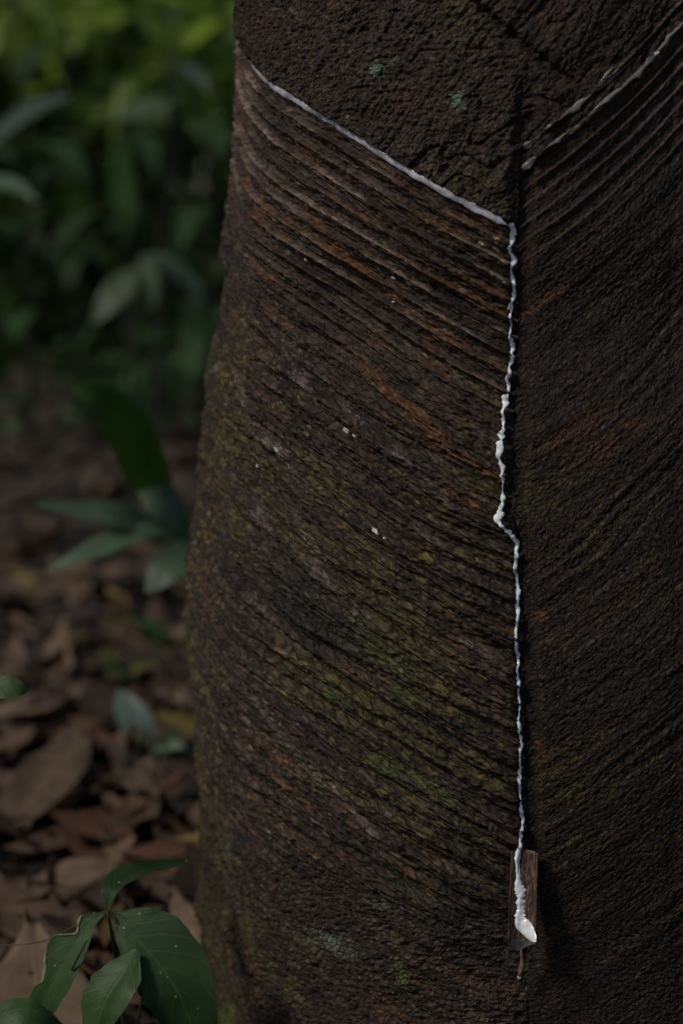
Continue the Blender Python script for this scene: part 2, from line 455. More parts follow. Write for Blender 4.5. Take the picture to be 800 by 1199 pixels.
# pale dried-latex edges of the ledges
lipm = np.exp(-((M['f'] - M['lip'] * .8) / .065) ** 2) * below * (1 - old)
pal = lipm * sstep(-.15, .5, noise(s * 12 + M['k'] * 5.1, M['k'] * 2.7, 55)) * (.35 + .65 * lft)
pal = pal * sstep(.26, .02, phi)
kk_ = (np.sin(M['k'] * 78.233 + 1.7) * 43758.5453) % 1.0
tint = np.where((kk_ < .3)[..., None], np.array([.115, .060, .030]), np.array([.150, .132, .124])) 
pw = np.clip(pal * 1.1, 0, 1)[..., None]
base = base * (1 - pw) + tint * pw
rmask = (d < 0) * np.maximum(np.exp(-((phi + .0005) / .0022) ** 2), .7 * np.exp(-((phi + .0205) / .0022) ** 2)) * sstep(-.25, .35, noise(s * 22, phi * 40, 57))
base = mix(base, [.20, .175, .165], np.clip(rmask * .8, 0, 1))
# whitish flecks and grey-green lichen
fl = sstep(.55, .85, fbm(s * 60, phi * 160, 56, 2)) * sstep(.0, .5, n3 + .2) * lft
base = mix(base, [.15, .15, .145], fl * .55)
for x, y, a_, b_, st in [(385, 1105, .05, .018, .7), (450, 82, .02, .014, .5), (540, 118, .015, .014, .5), (345, 290, .02, .01, .4), (265, 1000, .012, .03, .6), (272, 1060, .012, .03, .5), (445, 1060, .03, .01, .4)]:
    base = mix(base, [.085, .105, .088], sstep(.45, .95, blob(x, y, a_, b_) + .45 * n5) * st)
ib = np.exp(-((phi - .0085) / .0022) ** 2) * lft * sstep(-.4, .3, noise(s * 20, s * 0, 58)) * (phi < .03)
base = mix(base, [.115, .058, .036], np.clip(ib, 0, 1) * .8)
ib = np.exp(-((phi + .0012) / .0016) ** 2) * lft * sstep(-.3, .4, noise(s * 26, s * 0, 59))
base = mix(base, [.10, .055, .034], np.clip(ib, 0, 1) * .7)
# grey-lavender weathered streaks
for x, y, a_, b_, st in [(285, 470, .06, .010, .8), (325, 530, .05, .010, .8), (350, 435, .07, .010, .6), (300, 600, .05, .012, .6), (250, 430, .03, .012, .7), (400, 470, .05, .006, .6), (330, 860, .10, .008, .6), (420, 960, .10, .006, .6),
                         (500, 560, .06, .005, .6), (370, 640, .05, .006, .5), (390, 690, .06, .008, .5), (310, 730, .07, .008, .4), (520, 640, .08, .004, .6), (560, 760, .05, .006, .4)]:
    base = mix(base, [.115, .104, .108], sstep(.42, 1.0, blob(x, y, a_, b_, -.68) + .38 * n4 + .3 * n6) * st)
# right-hand panel: rust-brown, its shade painted in below
for x, y, a_, b_, st in [(680, 500, .05, .012, .8), (715, 515, .05, .010, .7), (640, 350, .04, .006, .8), (700, 535, .06, .010, .6), (632, 722, .008, .008, .9), (635, 880, .006, .03, .8),
                         (290, 215, .04, .007, .8), (320, 250, .05, .006, .8), (430, 320, .12, .006, .8), (560, 545, .04, .006, .7), (470, 470, .11, .010, .8), (545, 585, .03, .008, .7)]:
    ang = .6 if x > 610 else -.62
    base = mix(base, [.105, .055, .022], sstep(.4, 1.0, blob(x, y, a_, b_, ang) * 1.1 + .4 * n4) * st)
base = np.clip(base * (1 - .36 * (1 - lft[..., None])) * np.where((d > 0)[..., None], np.array([.92, .76, .60]), np.array([.98, .76, .56])), .004, .6)  # right of the channel darkened: the shaded side put into the colour

trunk_m, nt, b = new_mat("bark")
L = nt.links
ca_ = N(nt, 'ShaderNodeAttribute', attribute_name='bark')
cu = N(nt, 'ShaderNodeAttribute', attribute_name='grain')
n_a = N(nt, 'ShaderNodeTexNoise'); n_a.inputs['Scale'].default_value = 330; n_a.inputs['Detail'].default_value = 4; n_a.inputs['Roughness'].default_value = .75
L.new(cu.outputs['Vector'], n_a.inputs['Vector'])
rmp = N(nt, 'ShaderNodeMapRange'); rmp.inputs['From Min'].default_value = .36; rmp.inputs['From Max'].default_value = .66
rmp.inputs['To Min'].default_value = .22; rmp.inputs['To Max'].default_value = 2.3
L.new(n_a.outputs['Fac'], rmp.inputs['Value'])
mul = N(nt, 'ShaderNodeVectorMath', operation='SCALE'); L.new(ca_.outputs['Color'], mul.inputs[0]); L.new(rmp.outputs[0], mul.inputs['Scale'])
# hairline cracks, drawn dark in the colour and sunk in the bump
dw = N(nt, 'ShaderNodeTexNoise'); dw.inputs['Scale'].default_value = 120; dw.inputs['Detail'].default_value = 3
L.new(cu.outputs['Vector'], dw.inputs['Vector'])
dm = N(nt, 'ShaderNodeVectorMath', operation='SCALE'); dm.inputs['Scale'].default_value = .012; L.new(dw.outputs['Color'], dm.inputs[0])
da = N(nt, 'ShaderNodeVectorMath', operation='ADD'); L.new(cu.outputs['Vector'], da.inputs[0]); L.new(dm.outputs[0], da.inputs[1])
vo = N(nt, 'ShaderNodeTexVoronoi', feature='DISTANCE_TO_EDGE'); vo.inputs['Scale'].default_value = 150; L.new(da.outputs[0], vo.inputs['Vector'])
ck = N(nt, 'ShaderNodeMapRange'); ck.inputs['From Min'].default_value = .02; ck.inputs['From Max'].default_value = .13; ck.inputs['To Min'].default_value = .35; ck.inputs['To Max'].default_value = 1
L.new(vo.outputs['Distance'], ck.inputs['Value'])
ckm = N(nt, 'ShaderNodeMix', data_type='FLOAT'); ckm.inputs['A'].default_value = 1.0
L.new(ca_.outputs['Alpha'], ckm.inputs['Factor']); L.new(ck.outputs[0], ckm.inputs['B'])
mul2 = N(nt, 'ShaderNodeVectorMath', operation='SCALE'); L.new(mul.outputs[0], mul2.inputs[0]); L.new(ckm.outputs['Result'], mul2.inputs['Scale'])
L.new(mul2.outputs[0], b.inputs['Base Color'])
b.inputs['Roughness'].default_value = .72; b.inputs['Specular IOR Level'].default_value = .28
n_b = N(nt, 'ShaderNodeTexNoise'); n_b.inputs['Scale'].default_value = 420; n_b.inputs['Detail'].default_value = 4
L.new(cu.outputs['Vector'], n_b.inputs['Vector'])
bp = N(nt, 'ShaderNodeBump'); bp.inputs['Strength'].default_value = 1.0; bp.inputs['Distance'].default_value = .0014
hsum = N(nt, 'ShaderNodeMath', operation='ADD'); L.new(n_b.outputs['Fac'], hsum.inputs[0]); L.new(ckm.outputs['Result'], hsum.inputs[1])
L.new(hsum.outputs[0], bp.inputs['Height']); L.new(bp.outputs[0], b.inputs['Normal'])

tree = empty("rubber_tree", (AX, AY, 0), "big dark mossy tree trunk with slanting tapping cuts", "tree")
nr, nc = TH.shape
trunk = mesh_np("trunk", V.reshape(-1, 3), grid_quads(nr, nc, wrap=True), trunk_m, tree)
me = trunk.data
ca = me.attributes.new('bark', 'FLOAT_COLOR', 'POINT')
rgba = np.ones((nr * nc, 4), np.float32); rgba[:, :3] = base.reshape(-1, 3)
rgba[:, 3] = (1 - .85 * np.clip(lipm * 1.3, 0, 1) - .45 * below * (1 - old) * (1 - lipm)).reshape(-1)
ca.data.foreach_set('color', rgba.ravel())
ga = me.attributes.new('grain', 'FLOAT_VECTOR', 'POINT')
ridged = (below > .5) & (M['low'] < .5)
gv = np.stack([np.where(ridged, s * np.where(d > 0, .36, .95), M['lu']), np.where(ridged, phi, ZZ), 0 * ZZ], -1)
ga.data.foreach_set('vector', gv.reshape(-1, 3).astype(np.float32).ravel())

# ------------------------------------------------------------------ latex
def latex_mat(name, col, rough=.35, film=False):
    m, nt, b = new_mat(name)
    tc = N(nt, 'ShaderNodeTexCoord')
    no = N(nt, 'ShaderNodeTexNoise'); no.inputs['Scale'].default_value = 70; no.inputs['Detail'].default_value = 5
    nt.links.new(tc.outputs['Object'], no.inputs['Vector'])
    r = N(nt, 'ShaderNodeValToRGB')
    r.color_ramp.elements[0].position = .35; r.color_ramp.elements[1].position = .65
    k = .35 if film else .9
    r.color_ramp.elements[0].color = (*[c * k for c in col], 1); r.color_ramp.elements[1].color = (*col, 1)
    nt.links.new(no.outputs['Fac'], r.inputs['Fac']); nt.links.new(r.outputs['Color'], b.inputs['Base Color'])
    b.inputs['Roughness'].default_value = rough
    b.inputs['Coat Weight'].default_value = .3
    return m
LATEX = latex_mat("wet_latex", (.88, .90, .92), .22)
FILM = latex_mat("latex_film", (.42, .41, .45), .4, True)
CLOT = latex_mat("dried_latex", (.40, .40, .34), .5)
YELLOW = latex_mat("yellowed_latex", (.22, .17, .07), .55)
LICHEN = plain_mat("lichen", (.10, .15, .11), .9, .5, 260, .8)

def ribbon(name, px, widths, thick, mat, parent, sub=6, jit=.25, off=.0, seed=1, lump=.3, lift=None, wig=.0004, side=.15):
    """a run of liquid lying on the bark: rounded cross-section, uneven width"""
    P = uvs(px); n = len(P); 
    t = np.linspace(0, n - 1, (n - 1) * sub + 1)
    u = np.interp(t, np.arange(n), P[:, 0]); v = np.interp(t, np.arange(n), P[:, 1])
    wd = np.interp(t, np.arange(n), widths) * .00079 / 2
    m = len(t)
    L_ = np.concatenate([[0], np.cumsum(np.hypot(np.diff(u), np.diff(v)))])
    wd = wd * (1 + jit * noise(L_ * 90, L_ * 0 + seed, 60) + jit * .8 * noise(L_ * 260, L_ * 0 + seed, 61))
    if lift is None:
        u = u + wig * (noise(L_ * 45, L_ * 0 + seed, 62) + .8 * noise(L_ * 150, L_ * 0 + seed, 66) * (1 + noise(L_ * 20, L_ * 0 + seed, 67)) + .6 * noise(L_ * 420, L_ * 0 + seed, 64))
    tu = np.gradient(u); tv = np.gradient(v); ln = np.hypot(tu, tv) + 1e-9
    nu, nv = -tv / ln, tu / ln
    K = 7
    a = np.linspace(-1, 1, K)
    endt = np.clip(np.minimum(np.arange(m), np.arange(m)[::-1]) / 3.0, .25, 1)
    ea = 1 + side * (noise(L_ * 75, L_ * 0 + seed, 68) + .8 * noise(L_ * 210, L_ * 0 + seed, 69)); eb = 1 + side * (noise(L_ * 75, L_ * 0 + seed, 72) + .8 * noise(L_ * 210, L_ * 0 + seed, 73))
    aw = np.where(a[None] < 0, a[None] * np.clip(ea, .25, 2.2)[:, None], a[None] * np.clip(eb, .25, 2.2)[:, None])
    UU = u[:, None] + nu[:, None] * aw * wd[:, None] * endt[:, None]
    VV = v[:, None] + nv[:, None] * aw * wd[:, None] * endt[:, None]
    th_ = thick * (1 + lump * noise(L_ * 70, L_ * 0 + seed, 63) * 2) * endt
    if lift is None:
        # follow the smoothed bed of the bark, a little sunk at the edges
        hb, _ = height(u, v)
        hs = np.convolve(np.pad(hb, 3, mode='edge'), np.ones(7) / 7, 'valid')
        hbed = np.maximum(hs[:, None] + 0 * UU, height(UU, VV)[0] * .5 + hs[:, None] * .5)
        Rr = rad(VV) + hbed + off + th_[:, None] * np.sqrt(np.maximum(1 - a ** 2, 0))[None] - .0004
    else:
        Rr = np.interp(v, lift[0], lift[1])[:, None] + off + th_[:, None] * np.sqrt(np.maximum(1 - a ** 2, 0))[None]
    th2 = UU / R0
    top = np.stack([AX + Rr * np.sin(th2), AY - Rr * np.cos(th2), VV], -1)
    Rb = Rr.min(1, keepdims=True) - .0015 + 0 * Rr
    bot = np.stack([AX + Rb * np.sin(th2), AY - Rb * np.cos(th2), VV], -1)
    q1 = grid_quads(m, K)
    nV = m * K
    q2 = q1[:, ::-1] + nV
    i = np.arange(m - 1) * K
    sd1 = np.stack([i, i + K, i + K + nV, i + nV], -1)
    sd2 = np.stack([i + K - 1, i + K - 1 + nV, i + 2 * K - 1 + nV, i + 2 * K - 1], -1)
    j = np.arange(K - 1)
    e1 = np.stack([j, j + nV, j + 1 + nV, j + 1], -1); l = (m - 1) * K
    e2 = np.stack([l + j, l + j + 1, l + j + 1 + nV, l + j + nV], -1)
    return mesh_np(name, np.concatenate([top.reshape(-1, 3), bot.reshape(-1, 3)]), np.concatenate([q1, q2, sd1, sd2, e1, e2]), mat, parent)

p0 = on_bark(*px_uv(606, 990))[0]
latex = empty("latex_run", p0, "white latex draining from the fresh slanting cut down to the spout", "latex")
ribbon("cut_film", film_px, [5, 6, 7, 8, 8, 7.5, 7, 7, 7.5, 8, 8, 8, 8, 8, 8, 8, 7], .0008, FILM, latex, jit=.14, seed=3, lump=.1, off=.0021, side=.28)
drip_px = [(597, 261), (599, 270), (599, 282), (597, 296), (600, 306), (598, 318), (601, 330), (600, 342), (598, 355), (598, 362), (598, 376), (596, 390), (598, 402), (598, 418),
           (596, 432), (595, 444), (595, 455), (591, 472), (590, 490), (589, 505), (586, 518), (586, 530), (588, 545), (590, 560), (588, 576), (587, 590), (584, 598), (584, 607), (587, 614),
           (596, 621), (601, 628), (604, 640), (603, 652), (603, 668), (605, 690), (605, 712), (605, 735), (605, 760), (606, 782), (607, 800), (607, 822), (608, 848), (609, 872), (609, 897), (608, 912),
           (609, 925), (610, 950), (610, 970), (608, 984), (608, 996)]
drip_w = [9, 6, 7, 4, 6, 4, 5, 4.5, 4, 6, 4, 4.5, 6, 5, 6, 6, 7, 6, 6, 7.5, 7, 6, 5, 5.5, 5, 8, 9, 7, 6, 6, 6, 6.5, 6, 5, 4.5, 5, 5, 5, 4.5, 4.5, 4, 3.5, 4, 5, 6, 4.5, 5, 5.5, 6, 5]
ribbon("drip_line", drip_px, [w * (.80 if i_ < 27 else .72) for i_, w in enumerate(drip_w)], .0012, LATEX, latex, jit=.34, off=.0004, seed=9, wig=.0008, sub=12, side=1.0, lump=.45)

# ------------------------------------------------------------------ spout
RUST, nt, b = new_mat("rusty_tin")
tc = N(nt, 'ShaderNodeTexCoord')
mp = N(nt, 'ShaderNodeMapping'); mp.inputs['Scale'].default_value = (620, 620, 36); nt.links.new(tc.outputs['Object'], mp.inputs['Vector'])
no = N(nt, 'ShaderNodeTexNoise'); no.inputs['Scale'].default_value = 1; no.inputs['Detail'].default_value = 6; nt.links.new(mp.outputs[0], no.inputs['Vector'])
r = N(nt, 'ShaderNodeValToRGB'); cr = r.color_ramp
cr.elements[0].position = .40; cr.elements[0].color = (.007, .006, .006, 1)
cr.elements[1].position = .72; cr.elements[1].color = (.15, .12, .10, 1)
e_ = cr.elements.new(.5); e_.color = (.045, .023, .013, 1); e_ = cr.elements.new(.58); e_.color = (.13, .060, .028, 1)
nt.links.new(no.outputs['Fac'], r.inputs['Fac']); nt.links.new(r.outputs['Color'], b.inputs['Base Color'])
b.inputs['Roughness'].default_value = .6; b.inputs['Metallic'].default_value = .15
bp = N(nt, 'ShaderNodeBump'); bp.inputs['Strength'].default_value = .6; bp.inputs['Distance'].default_value = .001
nt.links.new(no.outputs['Fac'], bp.inputs['Height']); nt.links.new(bp.outputs[0], b.inputs['Normal'])

st = on_bark(*px_uv(614, 994), .002)[0]
spout = empty("tapping_spout", st, "small rusty folded tin spout with white latex at its lip", "spout")
# folded gutter: a shallow V seen from inside, driven into the bark at the top, leaning out towards its lip
thc = px_uv(614, 1040)[0] / R0
out = np.array([math.sin(thc), -math.cos(thc), 0]); side = np.array([math.cos(thc), math.sin(thc), 0])
zt = px_uv(614, 994)[1]; zb = at(614, 1099, st[1] - .012)[2]
Rt = np.hypot(st[0] - AX, st[1] - AY)
rows, cols = 26, 13
def spout_pt(t, a, off=0.0):
    z = zt + (zb - zt) * t
    wv = .0128 + .0003 * t
    fold = abs(a) ** 1.3
    dep = .002 + .019 * max(t, 0) ** 1.1                      # leans out
    lipz = -.0100 * (1 - abs(a + .25)) * (t > .93) * ((t - .93) / .07)   # pointed lip
    o = dep + .0055 * (fold - .4) + .0030 * max(0, (abs(a) - .72) / .28) ** 1.5 + off + .0009 * math.sin(a * 9 + t * 7) * .4
    p = np.array([AX, AY, 0]) + out * (Rt + o) + side * (a * wv + (thc * 0))
    p[2] = z + lipz
    # keep the centre line on the channel
    return p
Vt = [spout_pt(t, a) for t in np.linspace(0, 1, rows) for a in np.linspace(-1, 1, cols)]
Vb = [spout_pt(t, a, -.0011) for t in np.linspace(0, 1, rows) for a in np.linspace(-1, 1, cols)]
q = grid_quads(rows, cols); nV = rows * cols
i = np.arange(rows - 1) * cols; j = np.arange(cols - 1); l = (rows - 1) * cols
Q = np.concatenate([q, q[:, ::-1] + nV, np.stack([i, i + cols, i + cols + nV, i + nV], -1), np.stack([i + cols - 1, i + cols - 1 + nV, i + 2 * cols - 1 + nV, i + 2 * cols - 1], -1),
                    np.stack([j, j + nV, j + 1 + nV, j + 1], -1), np.stack([l + j, l + j + 1, l + j + 1 + nV, l + j + nV], -1)])
mesh_np("gutter", np.array(Vt + Vb), Q, RUST, spout)
def tube(pts, rads, K=8):
    pts = np.asarray(pts, float); rads = np.asarray(rads, float); n = len(pts)
    tg = np.gradient(pts, axis=0); tg /= np.linalg.norm(tg, axis=1, keepdims=True) + 1e-9
    ref = np.array([.3, .8, .52]); a = np.cross(tg, ref); a /= np.linalg.norm(a, axis=1, keepdims=True) + 1e-9
    b_ = np.cross(tg, a)
    ph = np.linspace(0, 2 * np.pi, K, endpoint=False)
    V = pts[:, None] + rads[:, None, None] * (np.cos(ph)[None, :, None] * a[:, None] + np.sin(ph)[None, :, None] * b_[:, None])
    V = V.reshape(-1, 3)
    Q = grid_quads(n, K, wrap=True)
    c0, c1 = len(V), len(V) + 1
    V = np.concatenate([V, pts[:1], pts[-1:]])
    k = np.arange(K); k2 = (k + 1) % K
    T = np.concatenate([np.stack([k2, k, np.full(K, c0)], -1), np.stack([(n - 1) * K + k, (n - 1) * K + k2, np.full(K, c1)], -1)])
    return V, Q, T
# latex sheet lying in the gutter
def gut_px(x, y):
    """point of the gutter's face at picture height y, x pixels from its middle"""
    t = (y - 994) / (1099 - 994.0)
    return t, (x - 614) / 16.0
pool = [(609, 984, 5), (608, 992, 4.5), (605, 1000, 7), (606, 1012, 6), (608, 1024, 5), (607, 1036, 9), (612, 1043, 13), (610, 1050, 9), (612, 1060, 10), (611, 1066, 11), (611, 1072, 12), (613, 1078, 17), (619, 1083, 18), (626, 1090, 13), (630, 1095, 7)]
tt = np.linspace(0, len(pool) - 1, 110)
px_ = np.interp(tt, np.arange(len(pool)), [p[0] for p in pool]); py_ = np.interp(tt, np.arange(len(pool)), [p[1] for p in pool]); pw_ = np.interp(tt, np.arange(len(pool)), [p[2] for p in pool])
k5 = np.ones(11) / 11
px_ = np.convolve(np.pad(px_, 5, mode='edge'), k5, 'valid'); py_ = np.convolve(np.pad(py_, 5, mode='edge'), k5, 'valid')
tx, ty = np.gradient(px_), np.gradient(py_); tl = np.hypot(tx, ty) + 1e-6
K = 9; rowsV = []
for k in range(len(tt)):
    wj = pw_[k] / 2 * (1 + .38 * float(noise(tt[k] * 2.3, 0.5, 70)) * (tt[k] < 10))
    for a in np.linspace(-1, 1, K):
        t_, a_ = gut_px(px_[k] + a * wj * ty[k] / tl[k], py_[k] - a * wj * tx[k] / tl[k])
        rowsV.append(spout_pt(min(max(t_, -.08), 1.0), max(-1.05, min(1.08, a_)), -.0001 + .0026 * math.sqrt(max(0, 1 - a * a)) * (1 + .25 * float(noise(tt[k] * 1.3, a * 1.5, 71)))))
mesh_np("lip_pool", np.array(rowsV), grid_quads(len(tt), K), LATEX, latex)
# dried strand hanging under the spout
cl = [np.array([*(at(610, 1106, st[1] - .010))]), at(611, 1118, st[1] - .007), at(612, 1127, st[1] - .006), at(610, 1136, st[1] - .006), at(608, 1143, st[1] - .007), at(608, 1147, st[1] - .007)]
V_, Q_, T_ = tube(cl[:5], [.0008, .0012, .0026, .0024, .0018])
STRAND = plain_mat("dried_strand", (.17, .11, .055), .6, .5, 200)
TIN = plain_mat("dull_tin", (.065, .065, .06), .5, .6, 300, .4)
lt = np.linspace(.945, 1.0, 6)
mesh_np("lip", np.array([spout_pt(t, a, .0004) for t in lt for a in np.linspace(-1.02, 1.02, cols)]), grid_quads(6, cols), TIN, spout)
strand = empty("latex_strand", cl[0], "thin brownish dried strand dangling below the tin spout", "latex")
mesh_np("strand", V_, Q_, STRAND, strand, T=T_)
V_, Q_, T_ = tube(cl[4:], [.0022, .0014], 8)
mesh_np("pale_tip", V_, Q_, plain_mat("pale_tip", (.42, .36, .30), .5, .3, 200), strand, T=T_)

# dried latex left along the two right-hand cuts
DRY = latex_mat("dried_latex_film", (.19, .17, .145), .6, True)
for i, (p_, w_) in enumerate([([(612, 201), (618, 195), (624, 189), (629, 184)], [5, 8, 6, 2]), ([(634, 178), (650, 166), (668, 152)], [2, 4, 3]), ([(688, 134), (715, 114), (740, 92), (757, 76), (770, 62)], [2, 4, 5, 6, 7]),
                              ([(770, 61), (785, 43), (802, 26)], [5, 7, 7]), ([(613, 175), (618, 171), (625, 165), (634, 158)], [6, 7, 4, 3]), ([(652, 143), (672, 127), (692, 111)], [3, 5, 3]), ([(700, 99), (712, 86), (720, 76)], [3, 4, 2]),
                              ([(640, 152), (646, 146)], [4, 5]), ([(690, 112), (712, 96), (745, 68)], [2, 3, 2])]):
    ribbon("dried_latex", p_, w_, .0010, DRY, tree, jit=.4, seed=20 + i, off=.0022 if p_[0][0] < 650 else .0008, side=.8)
# small dried clots and lichen tufts on the bark: parts of the tree
def clot(name, x, y, l, w_, ang, mat, thick=.0016, seed=1):
    if name != 'lichen_patch': l *= .85; w_ *= .75
    u0, v0 = px_uv(x, y); m_ = .00079
    nr_, nc_ = 9, 9
    a = np.linspace(-1, 1, nr_)[:, None] + np.zeros((1, nc_)); bb = np.linspace(-1, 1, nc_)[None] + np.zeros((nr_, 1))
    # square -> disc
    aa = a * np.sqrt(1 - bb ** 2 / 2); b2 = bb * np.sqrt(1 - a ** 2 / 2)
    rr = np.minimum(np.hypot(aa, b2), 1)
    wob = 1 + .35 * noise(aa * 1.7 + seed * 3.7, b2 * 1.7, 80)
    aa = aa * wob * l * m_ / 2; b2 = b2 * wob * w_ * m_ / 2
    uu = u0 + aa * math.cos(ang) - b2 * math.sin(ang); vv = v0 - aa * math.sin(ang) - b2 * math.cos(ang)
    hb = height(uu, vv)[0]
    hm = hb.mean()
    Rr = rad(vv) + np.maximum(hb * .6 + hm * .4, hm - .001) - .0012 + (thick + .0012) * np.sqrt(np.maximum(0, 1 - rr ** 2)) * (1 + .5 * noise(uu * 500, vv * 500, 81))
    t_ = uu / R0
    mesh_np(name, np.stack([AX + Rr * np.sin(t_), AY - Rr * np.cos(t_), vv], -1).reshape(-1, 3), grid_quads(nr_, nc_)[:, ::-1], mat, tree)
for i, c_ in enumerate([(357, 304, 9, 7, .6), (353, 294, 7, 4, 1.3), (405, 504, 13, 7, .6), (414, 511, 10, 4, .6), (446, 620, 16, 7, .62), (457, 628, 8, 5, .6), (460, 326, 8, 6, .5),
                        (459, 354, 6, 5, .2), (322, 527, 14, 4, .6), (297, 546, 10, 4, .7), (330, 280, 6, 4, .5), (770, 62, 10, 6, -.8), (600, 280, 5, 5, 0)]):
    clot("dried_latex", *c_, CLOT, seed=i)
for i, c_ in enumerate([(584, 280, 10, 6, .5), (566, 286, 16, 6, .7), (592, 307, 12, 6, .6), (578, 321, 12, 5, .7), (593, 331, 12, 6, .4), (590, 555, 8, 6, .2)]):
    clot("yellowed_latex", *c_, YELLOW, thick=.0015, seed=i + 30)
def lichen(x, y, sx_, sy_, n, seed):
    """a tuft of crusty lichen: many tiny lumps in one mesh"""
    rr = np.random.default_rng(seed); u0, v0 = px_uv(x, y); Vs, Qs, o_ = [], [], 0
    K = 5
    a = np.linspace(-1, 1, K)[:, None] + np.zeros((1, K)); bb = np.linspace(-1, 1, K)[None] + np.zeros((K, 1))
    aa = a * np.sqrt(1 - bb ** 2 / 2); b2 = bb * np.sqrt(1 - a ** 2 / 2); rr2 = np.minimum(np.hypot(aa, b2), 1)
    for k in range(n):
        q = rr.normal(0, .42, 2); sz = rr.uniform(1.2, 3.2) * .00079 * (1.2 - min(1, np.hypot(*q)) * .6)
        uu = u0 + q[0] * sx_ * .00079 + aa * sz * rr.uniform(.7, 1.3); vv = v0 + q[1] * sy_ * .00079 + b2 * sz
        hb = height(uu, vv)[0]
        Rr = rad(vv) + hb.mean() * .5 + hb * .5 - .0005 + .0018 * np.sqrt(np.maximum(0, 1 - rr2 ** 2))
        t_ = uu / R0
        Vs.append(np.stack([AX + Rr * np.sin(t_), AY - Rr * np.cos(t_), vv], -1).reshape(-1, 3)); Qs.append(grid_quads(K, K)[:, ::-1] + o_); o_ += K * K
    mesh_np("lichen_patch", np.concatenate(Vs), np.concatenate(Qs), LICHEN, tree)
lichen(449, 82, 13, 12, 46, 1); lichen(540, 118, 10, 12, 34, 2); lichen(385, 1105, 22, 14, 30, 3)

# ------------------------------------------------------------------ leaves
def leaf_along(mid, wl, wr, cup=.25, twist=None, nl=26, nw=9, wob=.04, seed=0, edge_fn=None, face=None, ragged=0.0):
    """leaf blade along a 3-D midrib; wl / wr: half widths (m) given at evenly spaced stations; twist: angle (rad) of the blade about its midrib"""
    mid = np.asarray(mid, float); n = len(mid)
    t = np.linspace(0, 1, nl); ti = t * (n - 1)
    # Catmull-Rom
    P = np.concatenate([2 * mid[:1] - mid[1:2], mid, 2 * mid[-1:] - mid[-2:-1]])
    k = np.minimum(ti.astype(int), n - 2); f = (ti - k)[:, None]
    p0_, p1_, p2_, p3_ = P[k], P[k + 1], P[k + 2], P[k + 3]
    C = .5 * (2 * p1_ + (p2_ - p0_) * f + (2 * p0_ - 5 * p1_ + 4 * p2_ - p3_) * f ** 2 + (3 * p1_ - p0_ - 3 * p2_ + p3_) * f ** 3)
    tg = np.gradient(C, axis=0); tg /= np.linalg.norm(tg, axis=1, keepdims=True)
    nrm0 = np.array([0, 0, 1.0]) if face is None else np.asarray(face, float)
    sd_ = np.cross(tg, nrm0); sd_ /= np.linalg.norm(sd_, axis=1, keepdims=True)
    nm = np.cross(sd_, tg)
    if twist is not None:
        tw = np.interp(t, np.linspace(0, 1, len(np.atleast_1d(twist))), np.atleast_1d(twist))[:, None]
        sd_, nm = sd_ * np.cos(tw) + nm * np.sin(tw), nm * np.cos(tw) - sd_ * np.sin(tw)
    L_ = np.interp(t, np.linspace(0, 1, len(wl)), wl); R_ = np.interp(t, np.linspace(0, 1, len(wr)), wr)
    kk = np.array([.2, .6, .2])
    L_ = np.convolve(np.pad(L_, 1, mode='edge'), kk, 'valid'); R_ = np.convolve(np.pad(R_, 1, mode='edge'), kk, 'valid')
    L_[-1] = R_[-1] = .0004
    if ragged:
        L_ = L_ * (1 - ragged * np.abs(noise(t * 13 + seed, t * 0, 93)) - .9 * ragged * sstep(.35, .7, noise(t * 31 + seed, t * 0, 94))); R_ = R_ * (1 - ragged * np.abs(noise(t * 13 + seed, t * 0 + 5, 95)) - .9 * ragged * sstep(.35, .7, noise(t * 31 + seed, t * 0 + 7, 96)))
    if edge_fn is not None: L_, R_ = edge_fn(t, L_, R_)
    a = np.linspace(-1, 1, nw)
    wv = np.where(a[None] < 0, -a[None] * -L_[:, None], a[None] * R_[:, None])
    mw = max(L_.max(), R_.max())
    up = cup * np.abs(wv) - cup * .6 * wv ** 2 / mw
    up = up + wob * mw * 2 * noise(t[:, None] * 5 + seed, a[None] * 1.5 + seed * 2.3, 90) * np.abs(a[None]) ** .7
    up = up - .022 * mw * np.abs(np.sin((t[:, None] * 9 - np.abs(a[None]) * 2) * math.pi)) * (np.abs(a[None]) > .05)
    V = C[:, None] + sd_[:, None] * wv[..., None] + nm[:, None] * up[..., None]
    uv = np.stack([t[:, None] + 0 * a[None], a[None] + 0 * t[:, None], 0 * wv + (seed * .137) % 1], -1)
    return V.reshape(-1, 3), grid_quads(nl, nw), uv.reshape(-1, 3)

def thicken(V, Q, uv, th=.0005):
    return V, Q, uv

LEAF_DARK = leaf_mat("leaf_deep_green", (.026, .058, .017), .25, True, .55, .15, spots=.2, spec=.2)
LEAF_MID = leaf_mat("leaf_mid_green", (.040, .078, .024), .25, True, .5, .2, spots=.08, spec=.25)
LEAF_BLADE = leaf_mat("leaf_blade_green", (.032, .075, .012), .2, True, .5, .25)
LEAF_BLUE = leaf_mat("leaf_blue_green", (.064, .104, .058), .2, True, .5, .12, spec=.3)
LEAF_FAR = leaf_mat("leaf_forest_green", (.058, .092, .038), .3, False, .45, .4, rand=.75, cloud=True)
LEAF_SUNLIT = leaf_mat("leaf_sunlit_green", (.40, .49, .15), .35, False, .5, .5, rand=.85, cloud=True)  # sunlight on the far foliage put into this bright leaf colour
TORN = plain_mat("dry_leaf_margin", (.25, .21, .12), .8, .4, 120, .4)
STEM = plain_mat("green_stem", (.045, .055, .02), .6, .3, 120)
STEM_D = plain_mat("dark_stem", (.02, .018, .012), .7, .3, 120)

